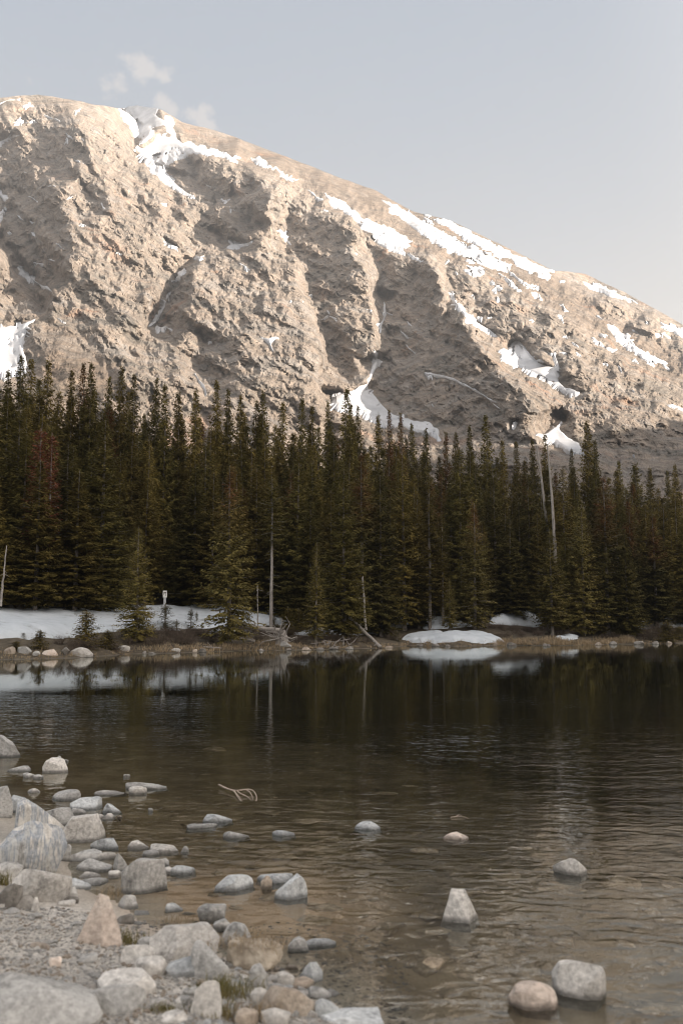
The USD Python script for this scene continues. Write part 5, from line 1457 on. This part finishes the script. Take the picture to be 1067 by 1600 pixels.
# root wad
pc = stand(440, 1008, 40)
t = thing('root_wad', pc, 0, label='upturned tangle of grey roots at the waterline left of centre', category='root wad')
obj('stump', finish(np.array([[-.5, -.3, -.1], [.5, -.3, -.1], [.4, .4, 0], [-.4, .4, 0], [-.2, -.2, 1.0], [.25, .1, 1.2], [.0, .3, .9], [.45, 0, .6]]), 1, 3, 0.08, 71), pale_bark, t, smooth=35)
for k in range(22):
    a = g.uniform(-0.4, math.pi + 0.4)
    L = g.uniform(0.5, 1.5)
    d = np.array([math.cos(a), g.normal(-0.3, 0.4), math.sin(a) * 1.1])
    c = np.array([g.uniform(-.3, .3), -0.15, g.uniform(0.3, 0.9)])
    obj('root', tube([c, c + d * L * 0.4 + g.normal(0, .08, 3), c + d * L * 0.75 + g.normal(0, .14, 3), c + d * L + g.normal(0, .2, 3)], [0.06, 0.045, 0.03, 0.008], 5), pale_bark, t)
for i, (px, by, n) in enumerate([(512, 1010, 9), (535, 1008, 8)]):
    p = stand(px, by, 40)
    t = thing('driftwood', p, 0, label=['tangle of pale driftwood sticks under the overhanging small spruce', 'pale driftwood sticks left of the leaning log'][i], category='driftwood')
    for k in range(n):
        c = np.array([g.normal(0, .5), g.normal(0, .2), g.uniform(0.05, .4)])
        d = np.array([g.normal(0, 1), g.normal(0, .4), g.normal(0.1, .35)])
        d /= np.linalg.norm(d)
        obj('stick', tube([c - d * .5, c + g.normal(0, .05, 3), c + d * g.uniform(.3, .8)], [0.035, 0.03, 0.01], 4), pale_bark, t)

# small sign on a post in the snow
sp = stand(257, 968, 40)
d = math.hypot(sp[0], sp[1])
px_m = d / FPX
white_paint = plain('sign_white', (0.62, 0.61, 0.58), (0.74, 0.73, 0.70), 0.6)
sign_dark = plain('sign_brown', (0.06, 0.05, 0.045), (0.09, 0.075, 0.065), 0.6)
post_mat = plain('sign_post', (0.34, 0.35, 0.35), (0.50, 0.51, 0.52), 0.8)
zt = EYE[2] + d * rays(257, 923)[2] - sp[2]
W, H = 6.2 * px_m, 10.5 * px_m
t = thing('trail_sign', sp, math.degrees(math.atan2(-sp[0], sp[1])), label='small white sign with a dark symbol on a post behind the snowbank', category='sign')
obj('post', trimesh.creation.box([W * 0.62, 0.06, zt - H * 0.3], trimesh.transformations.translation_matrix([0, 0.06, (zt - H * 0.3) / 2])), post_mat, t)
obj('board', trimesh.creation.box([W, 0.03, H], trimesh.transformations.translation_matrix([0, 0, zt - H / 2])), white_paint, t)
sym = [trimesh.creation.box(e, trimesh.transformations.translation_matrix([c[0], -0.0185, zt - H / 2 + c[1]])) for e, c in [
    ([W * 0.62, 0.006, H * 0.10], (0, H * 0.24)), ([W * 0.13, 0.006, H * 0.30], (-W * 0.245, H * 0.04)), ([W * 0.13, 0.006, H * 0.30], (W * 0.245, H * 0.04)),
    ([W * 0.10, 0.006, H * 0.16], (W * 0.10, -H * 0.22)), ([W * 0.09, 0.006, H * 0.09], (-W * 0.05, H * 0.08))]]
obj('symbol', trimesh.util.concatenate(sym), sign_dark, t)

# ------------------------------------------------------------------ near plants and driftwood
tp = stand(388, 1512)
r = math.hypot(tp[0], tp[1])
s = r / FPX
t = thing('turf_mound', tp, 0, label='brown turf mound with dry grass on top among the near rocks', category='turf')
W = 104 * s
obj('earth', finish(chiselled(np.random.default_rng(5), W, W * 0.62, 40 * s, 4, 1.1)[::3], 1, 1, 0.10, 55), moss_mat, t, smooth=40)
obj('dry_fringe', join([blades(np.array([W * x, W * y, (44 - 26 * abs(x)) * s]), 9, 0.06, 0.035, 2.2, 0.0015) for x in np.linspace(-.4, .42, 12) for y in (-.2, 0, .15)]), dry_mat, t)
for px, by, n, w_px, h_px, mat, label in [
        (192, 1476, 160, 56, 26, green_mat, 'green grass tuft at the foot of the pink pyramid boulder'),
        (348, 1556, 320, 80, 34, green_mat, 'green grass tuft in front of the turf mound'),
        (330, 1588, 200, 60, 26, green_mat, 'grass tuft growing behind the upright pale slab'),
        (252, 1582, 140, 46, 16, green_mat, 'thin grass patch right of the square topped block'),
        (388, 1598, 180, 60, 34, dry_mat, 'dry grass tuft left of the white egg shaped stone'),
        (6, 1384, 90, 22, 26, green_mat, 'grass tuft at the left edge under the striped boulder'),
        (12, 1340, 40, 14, 22, dry_mat, 'dry grass wisp on the left side of the striped boulder'),
        (308, 1464, 26, 40, 30, dry_mat, 'few dry stalks bending over the golden shallows'),
        (270, 1442, 30, 44, 18, dry_mat, 'dead grass stems behind the prism rock'),
        (176, 1402, 50, 44, 20, dry_mat, 'rusty dead stems in the shallow water behind the pink pyramid boulder')]:
    p = stand(px, by)
    s = math.hypot(*p[:2]) / FPX
    tag(obj('grass_tuft', join([blades(np.zeros(3), n, w_px * s * 0.55, h_px * s, 0.9, 0.0022, (1, 0.6))]), mat), label=label, category='grass')
    prim = stage.GetPrimAtPath('/World/grass_tuft' + ('' if used[('/World', 'grass_tuft')] == 1 else f"_{used[('/World', 'grass_tuft')] - 1:03d}"))
    UsdGeom.Xformable(prim).AddTranslateOp().Set(Gf.Vec3d(*map(float, p)))


def water_branch(strands, label, r0, name='driftwood_branch'):
    c = at_z(*strands[0][0][:2], 0.02)
    t = thing(name, c, 0, label=label, category='branch')
    for k, st in enumerate(strands):
        p = np.array([at_z(a, b, 0.0) + [0, 0, h] for a, b, h in st]) * [1, 1, 0.55] - c
        tt_ = np.linspace(0, 1, 14)
        ss = np.linspace(0, 1, len(p))
        from scipy.interpolate import CubicSpline
        q = CubicSpline(ss, p)(tt_)
        obj('stem' if k == 0 else 'twig', tube(q, np.linspace(r0, r0 * 0.45, 14) * (1 if k == 0 else 0.7), 6), drift_mat, t, smooth=True)


drift_mat = plain('drift_branch', (0.24, 0.19, 0.15), (0.40, 0.33, 0.265), 0.8, 8.0)
water_branch([[(342, 1231, .05), (357, 1238, .05), (371, 1241, .06), (386, 1240, .07), (396, 1241, .05), (401, 1248, .02), (397, 1252, -.02)],
              [(371, 1241, .05), (378, 1245, .04), (386, 1247, .02), (392, 1251, -.01)], [(386, 1241, .06), (392, 1245, .05), (395, 1250, .0)],
              [(362, 1239, .05), (370, 1244, .03), (380, 1252, -.02)], [(366, 1240, .05), (374, 1250, .01), (383, 1253, -.02)]], 'pale forked driftwood branch curling out of the shallow water', 0.011)
water_branch([[(704, 1279, .01), (713, 1278, .015), (722, 1278, .015), (734, 1280, -.01)], [(713, 1278, .015), (717, 1276, .02), (723, 1278, .01)]], 'thin brown stick breaking the water surface right of centre', 0.006)

g = np.random.default_rng(31)
for i, px in enumerate([228, 244, 300, 322, 412, 462, 480, 500, 523, 548, 611, 655, 676, 712, 770, 806, 850, 868, 935, 962, 1003, 1024, 1050]):
    sx = np.interp(px, FS[:, 0], FS[:, 1])
    rock(px + g.normal(0, 6), sx + 1.0, g.uniform(6, 16), g.uniform(2.5, 6), ['block', 'slab', 'round'][i % 3], ['dark', 'dark', 'brown', 'dark'][i % 4], 'small dark stone at the far waterline', name='shore_stone', group='small stones along the far waterline')
log([(640, 1004, dist(640, 1007) + .4), (668, 1006, dist(660, 1007))], 0.07, 0.05, 'thin grey log before the snow mound', 2)
log([(300, 1010, dist(320, 1014) + .5), (345, 1013, dist(330, 1015))], 0.06, 0.05, 'thin grey log in the grass under the rusty topped spruce', 2)
# ------------------------------------------------------------------ evening haze
haze_mat = M('evening_haze', {'v': ('principled_volume', {'color': (0.86, 0.90, 0.95), 'density': 0.000085, 'anisotropy': 0.25})}, [], volume='v.volume')
hz_box = trimesh.creation.box([7300, 7300, 1100])
hz_box.apply_translation([0, 0, 470])
obj('haze', hz_box, haze_mat, label='thin evening haze over the lake and mountain', kind='stuff')
